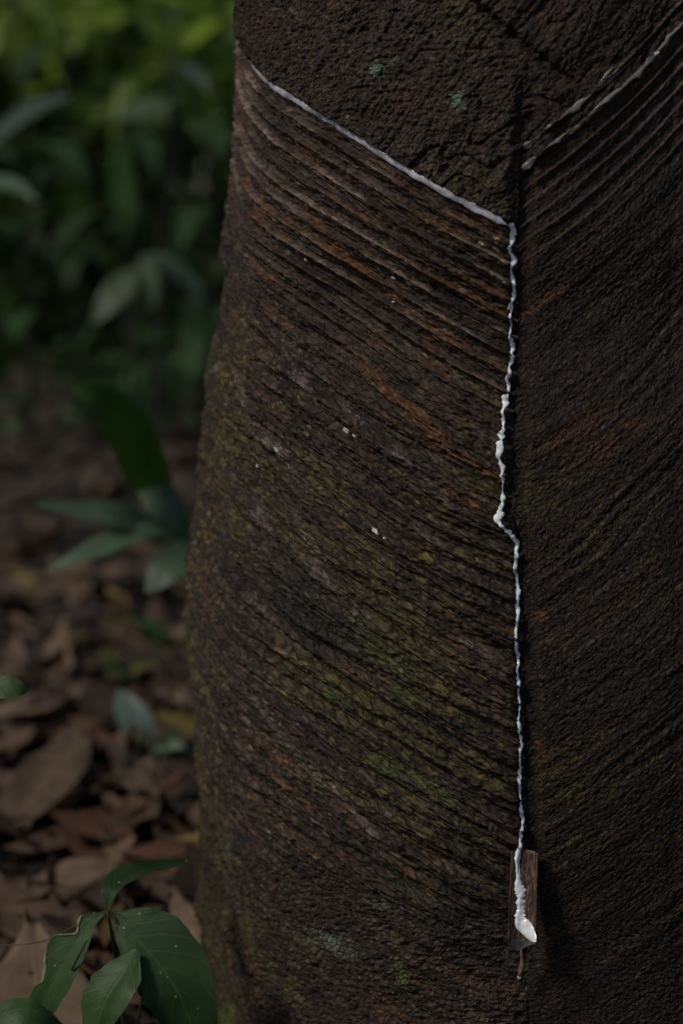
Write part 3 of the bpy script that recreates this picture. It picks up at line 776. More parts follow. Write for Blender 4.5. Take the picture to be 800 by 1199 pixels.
M_ = .00085  # metres per photo pixel about 1.7 m away
def stem(name, pts, rads, mat, parent):
    n = len(pts); t = np.linspace(0, n - 1, (n - 1) * 6 + 1)
    p = np.stack([np.interp(t, np.arange(n), np.asarray(pts)[:, c]) for c in range(3)], -1)
    for _ in range(3):
        p[1:-1] = (p[:-2] + 2 * p[1:-1] + p[2:]) / 4
    V_, Q_, T_ = tube(p, np.interp(t, np.arange(n), rads))
    return mesh_np(name, V_, Q_, mat, parent, T=T_)

TOCAM = lambda x, y: -ray(x, y) / np.linalg.norm(ray(x, y))
def fl(name, mid, wl, wr, mat, parent, face, **kw):
    m3 = [at(*p) for p in mid]
    px_m = [p[2] / F for p in mid]; s_ = sum(px_m) / len(px_m)
    V_, Q_, uv = leaf_along(m3, [a * s_ for a in wl], [a * s_ for a in wr], face=face, **kw)
    return mesh_np(name, V_, Q_, mat, parent, uv=uv)

# foreground seedling at the foot of the trunk
base_pt = np.array([*(at(150, 1300, 1.66))]); base_pt[2] = 0.0
pl = empty("broadleaf_seedling", base_pt, "deep green broad-leaved seedling with insect holes beside the trunk foot", "plant")
node = at(126, 1066, 1.62)
stem("stem", [base_pt, at(150, 1240, 1.66), at(136, 1120, 1.64), node], [.003, .0026, .002, .0016], STEM, pl)
fl("leaf", [(127, 1064, 1.62), (136, 1040, 1.63), (160, 1022, 1.66), (195, 1014, 1.70), (231, 1007, 1.73)], [2, 18, 24, 18, 11, 1], [2, 7, 11, 10, 7, 1], LEAF_DARK, pl, (-.15, -.55, .85), cup=.25, seed=1, nl=50, ragged=.10)
fl("leaf", [(131, 1069, 1.62), (152, 1092, 1.605), (182, 1124, 1.59), (210, 1166, 1.58), (230, 1222, 1.585), (236, 1265, 1.60)], [3, 38, 56, 55, 42, 22, 1], [2, 18, 36, 44, 38, 20, 1], LEAF_DARK, pl, (-.20, -.75, .62), cup=.14, seed=2, nl=70, nw=13, ragged=.06)
def torn(t, L_, R_):
    cut = 1 - .72 * np.exp(-((t - .30) / .055) ** 2) - .45 * np.exp(-((t - .62) / .10) ** 2) - .12 * np.abs(noise(t * 22, t * 0, 91))
    return L_, R_ * np.clip(cut, .2, 1)
L3 = [(123, 1068, 1.62), (104, 1082, 1.62), (84, 1110, 1.61), (64, 1146, 1.60), (48, 1182, 1.60), (40, 1200, 1.6)]
lf3 = fl("leaf", L3, [1, 11, 22, 25, 18, 1], [1, 15, 30, 32, 20, 1], LEAF_DARK, pl, (-.1, -.8, .6), cup=.2, seed=3, edge_fn=torn, nl=60, nw=11)
lf3['label'] = "leaf with a torn and dried pale margin"
# dry crust along its torn margin: follow the leaf's own outer edge
vv = np.array([tuple(v.co) for v in lf3.data.vertices]).reshape(60, 11, 3) + parent_world(pl)
edge_r = vv[6:50, 10]; inner = vv[6:50, 9] * .5 + vv[6:50, 10] * .5
off = np.array([0, -.0012, .0006])
kq = np.arange(44.)
wv = (np.maximum(0, np.exp(-((kq - 11) / 5.5) ** 2) + .8 * np.exp(-((kq - 29) / 6) ** 2) - .25) * (.5 + .9 * np.abs(noise(kq * .41, kq * 0, 92))))[:, None]
inn = edge_r + (vv[6:50, 7] - edge_r) * wv
ov = np.stack([edge_r + off, (edge_r + inn) / 2 + off * 1.3, inn + off], 1).reshape(-1, 3)
mesh_np("dry_margin", ov, grid_quads(44, 3), TORN, lf3)
fl("leaf", [(160, 1112, 1.585), (142, 1140, 1.57), (124, 1170, 1.56), (112, 1204, 1.555), (106, 1250, 1.56)], [4, 26, 30, 26, 14, 1], [4, 24, 34, 32, 18, 1], LEAF_MID, pl, (-.1, -.7, .7), cup=-.22, seed=4, nl=60, nw=11, ragged=.07)
stem("petiole", [node, at(133, 1071, 1.618), at(137, 1081, 1.61)], [.0016, .0012, .0006], STEM_D, pl)
stem("petiole", [at(150, 1240, 1.66), at(166, 1180, 1.63), at(166, 1128, 1.592), at(160, 1112, 1.585)], [.0018, .0016, .0014, .001], STEM, pl)
stem("twig", [at(84, 1136, 1.596), at(96, 1112, 1.594), at(102, 1101, 1.594)], [.0012, .0009, .0007], STEM_D, pl)
stem("tendril", [at(-20, 1108, 1.66), at(30, 1106, 1.64), at(56, 1101, 1.63), at(96, 1080, 1.625), at(123, 1067, 1.62)], [.0007] * 5, STEM, pl)

b2 = at(20, 1330, 1.62); b2 = np.array([b2[0], b2[1], 0.0])
p2 = empty("ground_seedling", b2, "low seedling whose rounded green leaf rises at the bottom left corner", "plant")
nd = at(20, 1248, 1.60)
stem("stem", [b2, at(18, 1290, 1.61), nd], [.0025, .002, .0015], STEM, p2)
fl("leaf", [(-34, 1226, 1.58), (-8, 1196, 1.57), (22, 1182, 1.57), (48, 1186, 1.575), (78, 1204, 1.59)], [2, 16, 20, 18, 12, 1], [3, 26, 34, 30, 20, 1], LEAF_MID, p2, (.1, -.5, .85), cup=-.15, seed=6, nl=30)
b3 = at(-60, 1300, 1.75); b3 = np.array([b3[0], b3[1], 0.0])
p3 = empty("slender_seedling", b3, "small rounded green leaf reaching in from the left frame edge", "plant")
stem("stem", [b3, at(-62, 1050, 1.74), at(-50, 850, 1.72), at(-30, 808, 1.70)], [.003, .0025, .002, .0012], STEM, p3)
fl("leaf", [(-32, 808, 1.70), (-14, 804, 1.695), (6, 804, 1.69), (22, 806, 1.69), (34, 810, 1.695)], [2, 12, 15, 14, 9, 1], [2, 13, 17, 16, 10, 1], LEAF_MID, p3, (.1, -.75, .65), cup=.12, seed=7)

# arching plant behind the trunk edge
D2 = 2.75
nb = at(262, 632, D2); b4 = np.array([nb[0] + .02, nb[1] + .05, 0.0])
p4 = empty("arching_plant", b4, "arching strap-leaved plant leaning out from behind the trunk", "plant")
stem("stem", [b4, (b4 + nb) / 2 + np.array([.02, 0, 0]), nb], [.008, .007, .005], STEM_D, p4)
fl("leaf", [(240, 632, D2), (200, 612, D2 - .05), (176, 560, D2 - .1), (152, 505, D2 - .14), (118, 466, D2 - .18), (78, 450, D2 - .2)], [6, 12, 28, 30, 20, 1], [6, 12, 26, 28, 18, 1], LEAF_BLADE, p4, (.2, -.93, .3), cup=.3, seed=11, nl=34)
fl("leaf", [(236, 640, D2), (185, 624, D2 - .05), (140, 604, D2 - .1), (88, 596, D2 - .13), (34, 588, D2 - .15)], [4, 8, 22, 17, 9, 1], [4, 10, 22, 16, 8, 1], LEAF_BLUE, p4, (-.1, -.75, .65), cup=.15, seed=12)
fl("leaf", [(236, 640, D2), (188, 620, D2 - .06), (142, 630, D2 - .12), (98, 648, D2 - .16), (50, 670, D2 - .18)], [3, 6, 15, 15, 10, 1], [3, 6, 16, 16, 10, 1], LEAF_BLUE, p4, (-.1, -.8, .6), cup=.1, seed=13)
fl("leaf", [(160, 577, D2 - .12), (186, 588, D2 - .12), (208, 603, D2 - .1), (234, 632, D2 - .05)], [1, 18, 28, 26, 12, 3], [1, 14, 24, 24, 10, 3], LEAF_BLUE, p4, (.05, -.8, .6), cup=.1, seed=14)
fl("leaf", [(236, 632, D2 - .05), (216, 646, D2 - .1), (194, 664, D2 - .14), (170, 696, D2 - .16)], [5, 22, 28, 22, 1], [5, 18, 24, 20, 1], LEAF_BLUE, p4, (-.05, -.8, .6), cup=.1, seed=15)

# ------------------------------------------------------------------ ground
SOIL, nt, b = new_mat("forest_soil")
tc = N(nt, 'ShaderNodeTexCoord'); no = N(nt, 'ShaderNodeTexNoise'); no.inputs['Scale'].default_value = 9; no.inputs['Detail'].default_value = 9; no.inputs['Roughness'].default_value = .65
nt.links.new(tc.outputs['Object'], no.inputs['Vector'])
r = N(nt, 'ShaderNodeValToRGB'); r.color_ramp.elements[0].position = .33; r.color_ramp.elements[0].color = (.012, .009, .007, 1)
r.color_ramp.elements[1].position = .7; r.color_ramp.elements[1].color = (.055, .042, .032, 1)
nt.links.new(no.outputs['Fac'], r.inputs['Fac']); nt.links.new(r.outputs['Color'], b.inputs['Base Color']); b.inputs['Roughness'].default_value = .95
bp = N(nt, 'ShaderNodeBump'); bp.inputs['Strength'].default_value = 1; bp.inputs['Distance'].default_value = .03
nt.links.new(no.outputs['Fac'], bp.inputs['Height']); nt.links.new(bp.outputs[0], b.inputs['Normal'])
def gz(x, y):
    x = np.asarray(x, float); y = np.asarray(y, float)
    return (.035 * noise(x * .9, y * .9, 100) + .012 * noise(x * 3.1, y * 3.1, 101)) * sstep(1.2, 2.6, np.hypot(x - AX, y - AY) + .6)
gx = np.concatenate([np.linspace(-70, -6, 24, endpoint=False), np.linspace(-6, 6, 160, endpoint=False), np.linspace(6, 70, 24)])
gy = np.concatenate([np.linspace(-40, -1, 16, endpoint=False), np.linspace(-1, 14, 190, endpoint=False), np.linspace(14, 110, 30)])
GX, GY = np.meshgrid(gx, gy)
g = mesh_np("ground", np.stack([GX, GY, gz(GX, GY)], -1).reshape(-1, 3), grid_quads(len(gy), len(gx)), SOIL)
g['kind'] = 'structure'

# ------------------------------------------------------------------ leaf litter
def dry_leaf(length, width, curl, seed, nl=12, nw=7, tip=1.0):
    t = np.linspace(0, 1, 5)
    mid = np.stack([(t - .5) * length, .10 * length * np.sin(t * 2.4 + seed), .16 * length * curl * (4 * (t - .5) ** 2)], -1)
    w_ = width / 2 * np.array([.05, .55, .95, 1, .88, .6, .25, .02])
    return leaf_along(mid, w_, w_ * (1 + .1 * math.sin(seed * 3)), cup=.35 * curl * (1 if seed % 2 else -1), nl=nl, nw=nw, wob=.16, seed=seed)
D_BROWN = leaf_mat("dead_leaf_brown", (.100, .067, .042), .35, True, .75, .1, rand=.4, spec=.2)
D_GREY = leaf_mat("dead_leaf_grey", (.140, .096, .062), .3, True, .75, .1, rand=.35, spec=.2)
D_DARK = leaf_mat("dead_leaf_dark", (.046, .030, .020), .4, True, .8, .1, rand=.4, spec=.2)
D_YELL = leaf_mat("dead_leaf_yellow", (.14, .105, .030), .35, True, .7, .2, rand=.35, spec=.2)
D_RUST = leaf_mat("dead_leaf_rust", (.11, .055, .030), .35, True, .7, .15, rand=.35, spec=.2)
kinds = [("fallen_leaf", D_BROWN, .15, .060, .8, "curled brown dead leaf among the leaf litter", "brown fallen leaves"),
         ("fallen_leaf", D_GREY, .17, .075, .6, "pale greyish dead leaf among the leaf litter", "greyish fallen leaves"),
         ("fallen_leaf", D_DARK, .14, .055, 1.0, "dark rotting dead leaf among the leaf litter", "dark fallen leaves"),
         ("fallen_leaf", D_YELL, .10, .045, .5, "yellowed fallen leaf among the leaf litter", "yellow fallen leaves"),
         ("fallen_leaf", D_RUST, .12, .05, .9, "rust-coloured fallen leaf among the leaf litter", "rusty fallen leaves")]
def place_leaf(proto, x, y, z, rz, sc, tiltx=0, tilty=0):
    o = proto.copy(); COL.objects.link(o)
    o.location = (x, y, z); o.rotation_euler = (tiltx, tilty, rz); o.scale = (sc, sc, sc)
    return o
protos = []
for i, (nm, mt, ln, wd, cu_, lb, gr) in enumerate(kinds):
    for k in range(3):
        V_, Q_, uv = dry_leaf(ln, wd, cu_ * (.6 + .4 * k), i * 3 + k)
        o = mesh_np(nm, V_, Q_, mt, uv=uv); tag(o, lb, "leaf", gr); protos.append((i, o, [False]))
def use(pr, *a, **k):
    i, o, fl_ = pr
    if not fl_[0]:
        fl_[0] = True
        x, y, z, rz, sc = a[:5]
        o.location = (x, y, z); o.rotation_euler = (k.get('tiltx', 0), k.get('tilty', 0), rz); o.scale = (sc,) * 3
        return o
    return place_leaf(o, *a, **k)
# scattered over the strip of floor the camera sees to the left of the trunk, layered
cnt = 0
for n_ in range(270):
    y_ = 1230 - 690 * random.random() ** .85
    x_ = random.uniform(-30, 285)
    p = at_ground(x_, y_)
    if math.hypot(p[0] - AX, p[1] - AY) < .47: continue
    wts = [.40, .07, .36, .10, .07]
    i = random.choices(range(5), wts)[0]
    pr = protos[i * 3 + random.randrange(3)]
    z = float(gz(p[0], p[1])) + .008 + random.random() * .035
    use(pr, p[0], p[1], z, random.uniform(0, 6.28), random.uniform(.8, 1.9), tiltx=random.gauss(0, .28), tilty=random.gauss(0, .22))
# the few that stand out
def big(mid, wl, mat, label, lift=.05, seed=40, cup=.2, face=(0, -.35, .9)):
    m3 = []
    for x, y, zz_ in mid:
        m3.append(at_ground(x, y, zz_))
    s_ = np.mean([p[1] for p in m3]) / F
    V_, Q_, uv = leaf_along(m3, [a * s_ for a in wl], [a * s_ for a in wl], cup=cup, seed=seed, face=face, wob=.10, nl=24)
    c0 = np.mean(m3, 0)
    o = mesh_np("fallen_leaf", V_ - c0, Q_, mat, uv=uv); o.location = c0
    tag(o, label, "leaf", "large fallen leaves")
    return o
big([(92, 842, .07), (82, 872, .075), (60, 905, .07), (28, 945, .05), (-14, 985, .03)], [1, 24, 36, 38, 26, 1], D_GREY, "big pale brown fallen leaf propped up near the left frame edge", seed=41)
big([(-20, 838, .05), (20, 828, .06), (60, 818, .06), (96, 800, .05)], [1, 15, 20, 14, 1], D_GREY, "light tan fallen leaf lying crosswise above the big propped leaf", seed=42)
big([(5, 992, .04), (50, 986, .05), (100, 972, .055), (150, 962, .05), (172, 958, .045)], [1, 14, 22, 20, 10, 1], D_BROWN, "long warm brown fallen leaf stretched across the middle of the litter", seed=43)
big([(38, 1030, .045), (80, 1022, .055), (120, 1024, .055), (158, 1026, .05)], [1, 20, 26, 20, 1], D_GREY, "wide greyish fallen leaf behind the green seedling's top leaf", seed=44)
big([(140, 1000, .045), (175, 996, .055), (210, 992, .055), (242, 990, .05)], [1, 12, 18, 14, 1], D_RUST, "rusty orange-brown fallen leaf touching the trunk edge", seed=45)
big([(-10, 1150, .04), (25, 1140, .05), (60, 1126, .045), (84, 1120, .04)], [1, 16, 22, 16, 1], D_BROWN, "brown fallen leaf under the torn green leaf", seed=46)
big([(205, 1040, .05), (214, 1070, .06), (226, 1105, .06), (236, 1150, .05)], [1, 14, 18, 16, 1], D_GREY, "dull tan fallen leaf leaning on the trunk foot", seed=47)
big([(122, 1108, .06), (126, 1088, .07), (134, 1070, .07), (142, 1056, .06)], [1, 8, 11, 8, 1], D_YELL, "narrow yellow fallen leaf behind the seedling's stem", seed=48)
# the rest of the litter, beyond counting
def leaf_cloud(P, length, width, mat, name, up=None, parent=None, droop=.4, jitter=.5, clump=0.0):
    """many small folded leaves at points P, one mesh"""
    n = len(P)
    az = RNG.uniform(0, 2 * np.pi, n); el = RNG.normal(-droop, jitter, n)
    dr = np.stack([np.cos(az) * np.cos(el), np.sin(az) * np.cos(el), np.sin(el)], -1)
    sdv = np.cross(dr, np.array([0, 0, 1.0]) + RNG.normal(0, .35, (n, 3))); sdv /= np.linalg.norm(sdv, axis=1, keepdims=True) + 1e-9
    nm = np.cross(sdv, dr)
    L_ = (length * RNG.uniform(.6, 1.3, n))[:, None]; Wd = (width * RNG.uniform(.7, 1.25, n))[:, None]
    a0 = P; a1 = P + dr * L_ * .5 + nm * L_ * .06; a2 = P + dr * L_ - nm * L_ * .10
    l1 = P + dr * L_ * .28 - sdv * Wd * .45 + nm * L_ * .07; l2 = P + dr * L_ * .68 - sdv * Wd * .40 + nm * L_ * .05
    r1 = P + dr * L_ * .28 + sdv * Wd * .45 + nm * L_ * .07; r2 = P + dr * L_ * .68 + sdv * Wd * .40 + nm * L_ * .05
    V_ = np.stack([a0, a1, a2, l1, l2, r1, r2], 1).reshape(-1, 3)
    b_ = np.arange(n)[:, None] * 7
    Q_ = np.concatenate([b_ + np.array([[0, 1, 4, 3]]), b_ + np.array([[0, 5, 6, 1]])])
    T_ = np.concatenate([b_ + np.array([[1, 2, 4]]), b_ + np.array([[1, 6, 2]])])
    uv = np.zeros((n * 7, 3))
    cl_ = np.clip(.5 + .75 * noise(P[:, 0] * clump + P[:, 1] * .31, P[:, 2] * clump + P[:, 1] * .17, 110), 0.02, .98) if clump else RNG.random(n)
    uv[:, 2] = np.repeat(np.clip(cl_ + RNG.normal(0, .1, n), .01, .99) * .999, 7)
    return mesh_np(name, V_, Q_, mat, parent, smooth=False, uv=uv, T=T_)
n_ = 16000
lx = RNG.uniform(-5, 5, n_); ly = RNG.uniform(.3, 11, n_)
ok = np.hypot(lx - AX, ly - AY) > .45
lx, ly = lx[ok], ly[ok]
P = np.stack([lx, ly, gz(lx, ly) + RNG.uniform(.004, .03, len(lx))], -1)
LITTER = leaf_mat("litter_mix", (.052, .037, .027), .5, False, .85, .1, rand=.8, spec=.2, cloud=True)
lit = leaf_cloud(P, .09, .045, LITTER, "leaf_litter", droop=0, jitter=.22, clump=1.6)
tag(lit, "brown leaf litter covering the forest floor", "leaf litter", kind="stuff")
# thin fallen sticks
STICK = plain_mat("dead_stick", (.035, .026, .020), .9, .4, 60, .5)
for i, (a, b_, r_, lb) in enumerate([((20, 760, .05), (215, 690, .05), .007, "thin dark stick lying across the litter below the arching plant"),
                               ((-20, 775, .03), (110, 792, .03), .010, "short thick dark stick in the litter at the left edge"),
                               ((60, 905, .03), (250, 880, .03), .006, "dark stick pointing at the trunk beside the big propped leaf")]):
    A, B = at_ground(*a), at_ground(*b_)
    pts = [A + (B - A) * t + np.array([0, 0, .015 * math.sin(t * 5 + i)]) for t in np.linspace(0, 1, 9)]
    V_, Q_, T_ = tube(np.array(pts) - A, np.linspace(r_, r_ * .5, 9))
    o = mesh_np("fallen_stick", V_, Q_, STICK, T=T_); o.location = A; tag(o, lb, "stick", "fallen sticks")

# low seedlings in the litter
def tuft(x, y, label, leaves, mat, name="small_seedling", stem_h=.06):
    g0 = at_ground(x, y); g0[2] = float(gz(g0[0], g0[1]))
    r_ = empty(name, g0, label, "plant", "small seedlings in the litter")
    top = g0 + np.array([0, 0, stem_h])
    stem("stem", [g0, (g0 + top) / 2, top], [.003, .0025, .002], STEM, r_)
    for k, (az, ln, wd, el) in enumerate(leaves):
        dr = np.array([math.cos(az), math.sin(az), 0])
        mid = [top + dr * ln * t + np.array([0, 0, ln * (math.sin(el) * t - .35 * t * t)]) for t in np.linspace(0, 1, 4)]
        V_, Q_, uv = leaf_along(mid, [.002, wd * .45, wd * .5, wd * .35, .001], [.002, wd * .45, wd * .5, wd * .35, .001], cup=.2, seed=60 + k, nl=14, nw=7)
        mesh_np("leaf", V_, Q_, mat, r_, uv=uv)
    return r_
gb = at_ground(150, 905); gb[2] = 0.0
YB = gb[1] - .03
sb_ = empty("small_seedling", gb, "bluish green two-leaved seedling in the litter left of the trunk", "plant", "small seedlings in the litter")
stem("stem", [gb, at(146, 850, YB + .02), at(140, 808, YB)], [.003, .0025, .002], STEM, sb_)
TEAL = leaf_mat("leaf_teal_green", (.085, .125, .105), .2, True, .5, .12, spec=.3)
fl("leaf", [(139, 806, YB), (142, 824, YB - .03), (146, 842, YB - .05), (150, 862, YB - .06)], [1, 8, 12, 10, 1], [1, 8, 11, 9, 1], TEAL, sb_, (.2, -.8, .55), cup=.15, seed=320)
fl("leaf", [(141, 808, YB), (156, 826, YB - .03), (170, 845, YB - .05), (184, 864, YB - .06)], [1, 9, 12, 10, 1], [1, 9, 12, 9, 1], TEAL, sb_, (-.1, -.8, .6), cup=.15, seed=321)
fl("leaf", [(168, 880, YB), (184, 874, YB - .03), (200, 872, YB - .05), (216, 876, YB - .06)], [1, 8, 10, 7, 1], [1, 8, 10, 7, 1], LEAF_BLUE, sb_, (-.1, -.7, .7), cup=.15, seed=322)
tuft(196, 905, "dark green seedling crowding the trunk edge in the litter", [(-1.8, .08, .04, .3), (2.8, .07, .035, .5), (-.6, .07, .035, .3), (1.2, .06, .03, .7)], LEAF_DARK, stem_h=.04)
tuft(150, 815, "small dark green sprout between fallen leaves above the bluish seedling", [(-1.6, .09, .045, .4), (3.0, .08, .04, .6), (.2, .08, .04, .5), (-2.4, .06, .03, .3)], LEAF_DARK, stem_h=.05)
tuft(206, 812, "taller green sprout with four leaves beside the trunk edge", [(-1.9, .12, .05, .7), (2.6, .12, .05, .8), (.3, .10, .05, .5), (-.6, .1, .04, .9)], LEAF_DARK, stem_h=.09)

# ------------------------------------------------------------------ understory and forest behind
def frond_plant(x, Y, h, n, ln, wd, mat, label, group, seed, lean=(0, 0), name="understory_plant"):
    rr = random.Random(seed)
    p = at(x, 400, Y); g0 = np.array([p[0], Y, 0.0]); g0[2] = float(gz(g0[0], Y)) - .02
    r_ = empty(name, g0, label, "plant", group)
    top = g0 + np.array([lean[0], lean[1], h])
    stem("stem", [g0, g0 + (top - g0) * .5 + np.array([.03, 0, 0]), top], [.016, .012, .006], STEM_D, r_)
    Vs, Qs, UVs, o_ = [], [], [], 0
    for k in range(n):
        t = .25 + .75 * (k + rr.random()) / n
        a = g0 + (top - g0) * t
        az = k * 2.4 + rr.uniform(-.4, .4); l_ = ln * rr.uniform(.7, 1.2); el = rr.uniform(.2, .9)
        dr = np.array([math.cos(az), math.sin(az), 0])
        mid = [a + dr * l_ * q_ * math.cos(el) + np.array([0, 0, l_ * (math.sin(el) * q_ - .75 * q_ * q_)]) for q_ in np.linspace(0, 1, 5)]
        w_ = wd * rr.uniform(.8, 1.2) / 2
        V_, Q_, uv = leaf_along(mid, [.003, w_ * .5, w_, w_ * .95, w_ * .6, .001], [.003, w_ * .5, w_, w_ * .95, w_ * .6, .001], cup=.25, seed=seed + k, nl=14, nw=5)
        Vs.append(V_); Qs.append(Q_ + o_); UVs.append(uv); o_ += len(V_)
    mesh_np("foliage", np.concatenate(Vs), np.concatenate(Qs), mat, r_, uv=np.concatenate(UVs))
    return r_
G = "broad-leaved understory plants behind the trunk"
plants = [(30, 6.4, 1.25, 13, .55, .17, LEAF_DARK, "broad dark green plant by the left frame edge, mid height", (0, 0)),  # deep shade among these plants put into their dark leaf colour
          (150, 7.2, 1.45, 15, .60, .13, LEAF_DARK, "tall dark long-leaved plant in the shade left of the trunk", (0, 0)),
          (235, 6.8, 1.25, 12, .50, .12, LEAF_DARK, "dark leafy plant half hidden by the trunk edge", (.05, 0)),
          (90, 8.6, 1.7, 16, .60, .14, LEAF_FAR, "leafy green plant standing behind the two shaded plants", (0, 0)),
          (205, 9.2, 1.8, 16, .60, .13, LEAF_FAR, "upright green plant farther back beside the trunk edge", (0, 0)),
          (-20, 9.0, 1.8, 16, .6, .14, LEAF_FAR, "green plant partly cut off by the left frame edge, farther back", (0, 0))]
for i, (x, Y, h, n, ln, wd, mt, lb, le) in enumerate(plants):
    frond_plant(x, Y, h, n, ln, wd, mt, lb, G, 200 + i * 31, le)
# a couple of pale leaves that stand out among them
pr_ = at(150, 420, 5.2); g0 = np.array([pr_[0], 5.2, 0.0])
pp = empty("pale_sapling", g0, "thin sapling with pale hanging leaves in front of the dark plants", "plant")
stem("stem", [g0, at(152, 500, 5.2), at(158, 380, 5.2), at(166, 296, 5.2)], [.008, .006, .005, .003], STEM_D, pp)
PALE = leaf_mat("leaf_pale_green", (.085, .115, .060), .25, True, .4, .3)
fl("leaf", [(162, 312, 5.2), (148, 328, 5.15), (128, 352, 5.12), (106, 380, 5.1)], [1, 13, 18, 12, 1], [1, 12, 17, 12, 1], PALE, pp, (.2, -.7, .6), cup=.15, seed=301)
fl("leaf", [(166, 300, 5.2), (172, 312, 5.15), (178, 332, 5.12), (180, 358, 5.1)], [1, 8, 11, 8, 1], [1, 8, 11, 8, 1], PALE, pp, (.2, -.8, .5), cup=.15, seed=302)
fl("leaf", [(166, 298, 5.2), (196, 306, 5.22), (222, 330, 5.24), (240, 362, 5.25)], [1, 10, 14, 10, 1], [1, 10, 14, 10, 1], LEAF_BLUE, pp, (-.1, -.6, .8), cup=.15, seed=303)

q5 = at(-60, 500, 4.6); q5[2] = 0
bp5 = empty("grey_leaved_plant", q5, "plant with a long grey-green leaf arching in from the upper left edge", "plant")
stem("stem", [q5, at(-70, 350, 4.6), at(-52, 215, 4.6)], [.010, .008, .005], STEM_D, bp5)
GREY = leaf_mat("leaf_grey_green", (.048, .068, .046), .2, True, .4, .15, spec=.4)
fl("leaf", [(-52, 215, 4.6), (-14, 170, 4.55), (25, 138, 4.5), (58, 122, 4.45), (86, 112, 4.4)], [4, 16, 20, 13, 1], [4, 14, 18, 12, 1], GREY, bp5, (-.1, -.7, .7), cup=.2, seed=310)
fl("leaf", [(-52, 215, 4.6), (-20, 212, 4.5), (14, 216, 4.45), (44, 236, 4.4)], [4, 12, 12, 1], [4, 12, 12, 1], LEAF_BLUE, bp5, (-.1, -.6, .8), cup=.2, seed=311)
q6 = at(176, 420, 6.2); q6[2] = 0
bp6 = empty("broad_leaved_sapling", q6, "sapling with a pale horizontal leaf and a dark hanging leaf below it", "plant")
stem("stem", [q6, at(188, 300, 6.2), at(204, 150, 6.2), at(206, 60, 6.2)], [.014, .011, .009, .006], STEM_D, bp6)
fl("leaf", [(204, 118, 6.2), (186, 122, 6.15), (160, 130, 6.1), (126, 142, 6.05)], [3, 15, 17, 1], [3, 13, 15, 1], PALE, bp6, (0, -.6, .8), cup=.15, seed=312)
fl("leaf", [(160, 150, 6.2), (142, 172, 6.1), (142, 215, 6.05), (146, 255, 6.0), (142, 292, 6.0)], [2, 10, 16, 12, 1], [2, 10, 15, 12, 1], LEAF_BLADE, bp6, (.3, -.9, .1), cup=.25, seed=313)
fl("leaf", [(205, 92, 6.2), (214, 78, 6.1), (228, 88, 6.05), (244, 108, 6.0)], [2, 9, 10, 1], [2, 9, 10, 1], GREY, bp6, (0, -.7, .7), cup=.2, seed=314)
stem("stem", [at(160, 150, 6.2), at(184, 138, 6.2), at(203, 160, 6.2)], [.003, .004, .005], STEM_D, bp6)
# saplings and trees of the forest, each with its trunk and crown
BARK_D = plain_mat("dark_bark", (.030, .024, .018), .9, .4, 20, .6)
def forest_tree(x, Y, r, hgt, crown_z, crown_r, nleaf, mat, label, group, seed, name="forest_tree", leaf=(.34, .14)):
    rr = np.random.default_rng(seed)
    p = at(x, 300, Y); g0 = np.array([p[0], Y, -.05])
    root = empty(name, g0, label, "tree", group)
    pts = [g0 + np.array([.12 * math.sin(t * 3 + seed) * t * hgt * .15, .1 * math.cos(t * 2.3 + seed) * t, hgt * t]) for t in np.linspace(0, 1, 9)]
    V_, Q_, T_ = tube(pts, r * np.linspace(1.15, .35, 9), 12)
    tr = mesh_np("trunk", V_, Q_, BARK_D, root, T=T_)
    c0 = np.array(pts[-1]); c0[2] = crown_z
    ncl = 16
    cc = c0 + rr.normal(0, 1, (ncl, 3)) * crown_r * np.array([.55, .55, .42])
    for k in range(5):
        q0 = pts[4 + k % 4]; q1 = cc[k]
        V_, Q_, T_ = tube([q0, (q0 + q1) / 2 + np.array([0, 0, .15]), q1], [r * .4, r * .25, r * .1], 6)
        mesh_np("limb", V_, Q_, BARK_D, root, T=T_)
    idx = rr.integers(0, ncl, nleaf)
    v_ = rr.normal(0, 1, (nleaf, 3)); v_ /= np.linalg.norm(v_, axis=1, keepdims=True)
    P_ = cc[idx] + v_ * (rr.random(nleaf) ** .45)[:, None] * crown_r * np.array([.42, .42, .30])
    P_[:, 2] = np.maximum(P_[:, 2], .3)
    leaf_cloud(P_, leaf[0], leaf[1], mat, "crown", parent=root, clump=2.2)
    return root
GT = "young trees behind the understory plants"
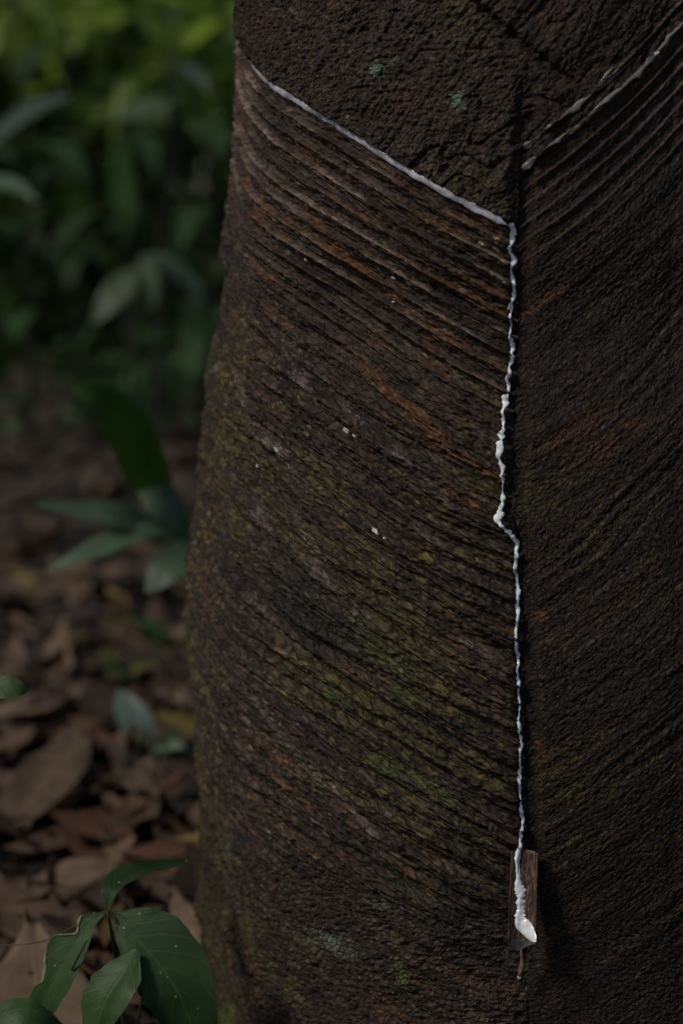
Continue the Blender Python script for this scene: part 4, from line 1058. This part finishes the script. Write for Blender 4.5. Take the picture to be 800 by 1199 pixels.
forest_tree(165, 10.5, .07, 3.4, 2.0, 1.2, 700, LEAF_SUNLIT, "young tree with a dark straight stem and lit yellow-green leaves", GT, 1)
forest_tree(60, 12.0, .06, 3.4, 2.1, 1.2, 750, LEAF_SUNLIT, "bright leafy young tree at the upper left", GT, 2)
forest_tree(255, 12.5, .08, 3.5, 2.2, 1.2, 750, LEAF_SUNLIT, "yellow-green young tree next to the big trunk's upper edge", GT, 3)
forest_tree(-60, 10.8, .06, 3.0, 1.9, 1.1, 600, LEAF_FAR, "green young tree at the upper left frame edge", GT, 4)
forest_tree(110, 14.5, .09, 4.0, 2.5, 1.4, 900, LEAF_SUNLIT, "farthest young tree seen between the nearer crowns", GT, 5)
# the forest beyond, one mass
n_ = 26000
fx = RNG.uniform(-14, 14, n_); fy = RNG.uniform(15.5, 22, n_) - .02 * fx ** 2
fz = RNG.uniform(0, 1, n_) ** 1.1 * 9
P = np.stack([fx, fy, fz + .1], -1)
fo = leaf_cloud(P, .42, .2, LEAF_SUNLIT, "forest", clump=.9)
tag(fo, "dense green forest closing the view behind everything", "forest", kind="stuff")
# scattered low plants under the trees
n_ = 2600
cx_, cy_ = RNG.uniform(-4, 3, 70), RNG.uniform(4.6, 10.5, 70)
ii = RNG.integers(0, 70, n_)
fx = cx_[ii] + RNG.normal(0, .22, n_); fy = cy_[ii] + RNG.normal(0, .22, n_); fz = np.abs(RNG.normal(0, .16, n_)) + .03
gc_ = leaf_cloud(np.stack([fx, fy, fz], -1), .16, .06, LEAF_DARK, "ground_cover")
tag(gc_, "sparse dark ground cover on the shaded forest floor", "ground cover", kind="stuff")
# shrubs low in the middle distance on both sides of the trunk, one undergrowth mass
n_ = 9000
fx = RNG.uniform(-7, 7, n_); fy = RNG.uniform(10.0, 14, n_); fz = RNG.random(n_) ** 1.4 * 1.9
ug = leaf_cloud(np.stack([fx, fy, fz + .05], -1), .30, .12, LEAF_FAR, "undergrowth", clump=1.3)
tag(ug, "dark low undergrowth at the forest edge", "undergrowth", kind="stuff")
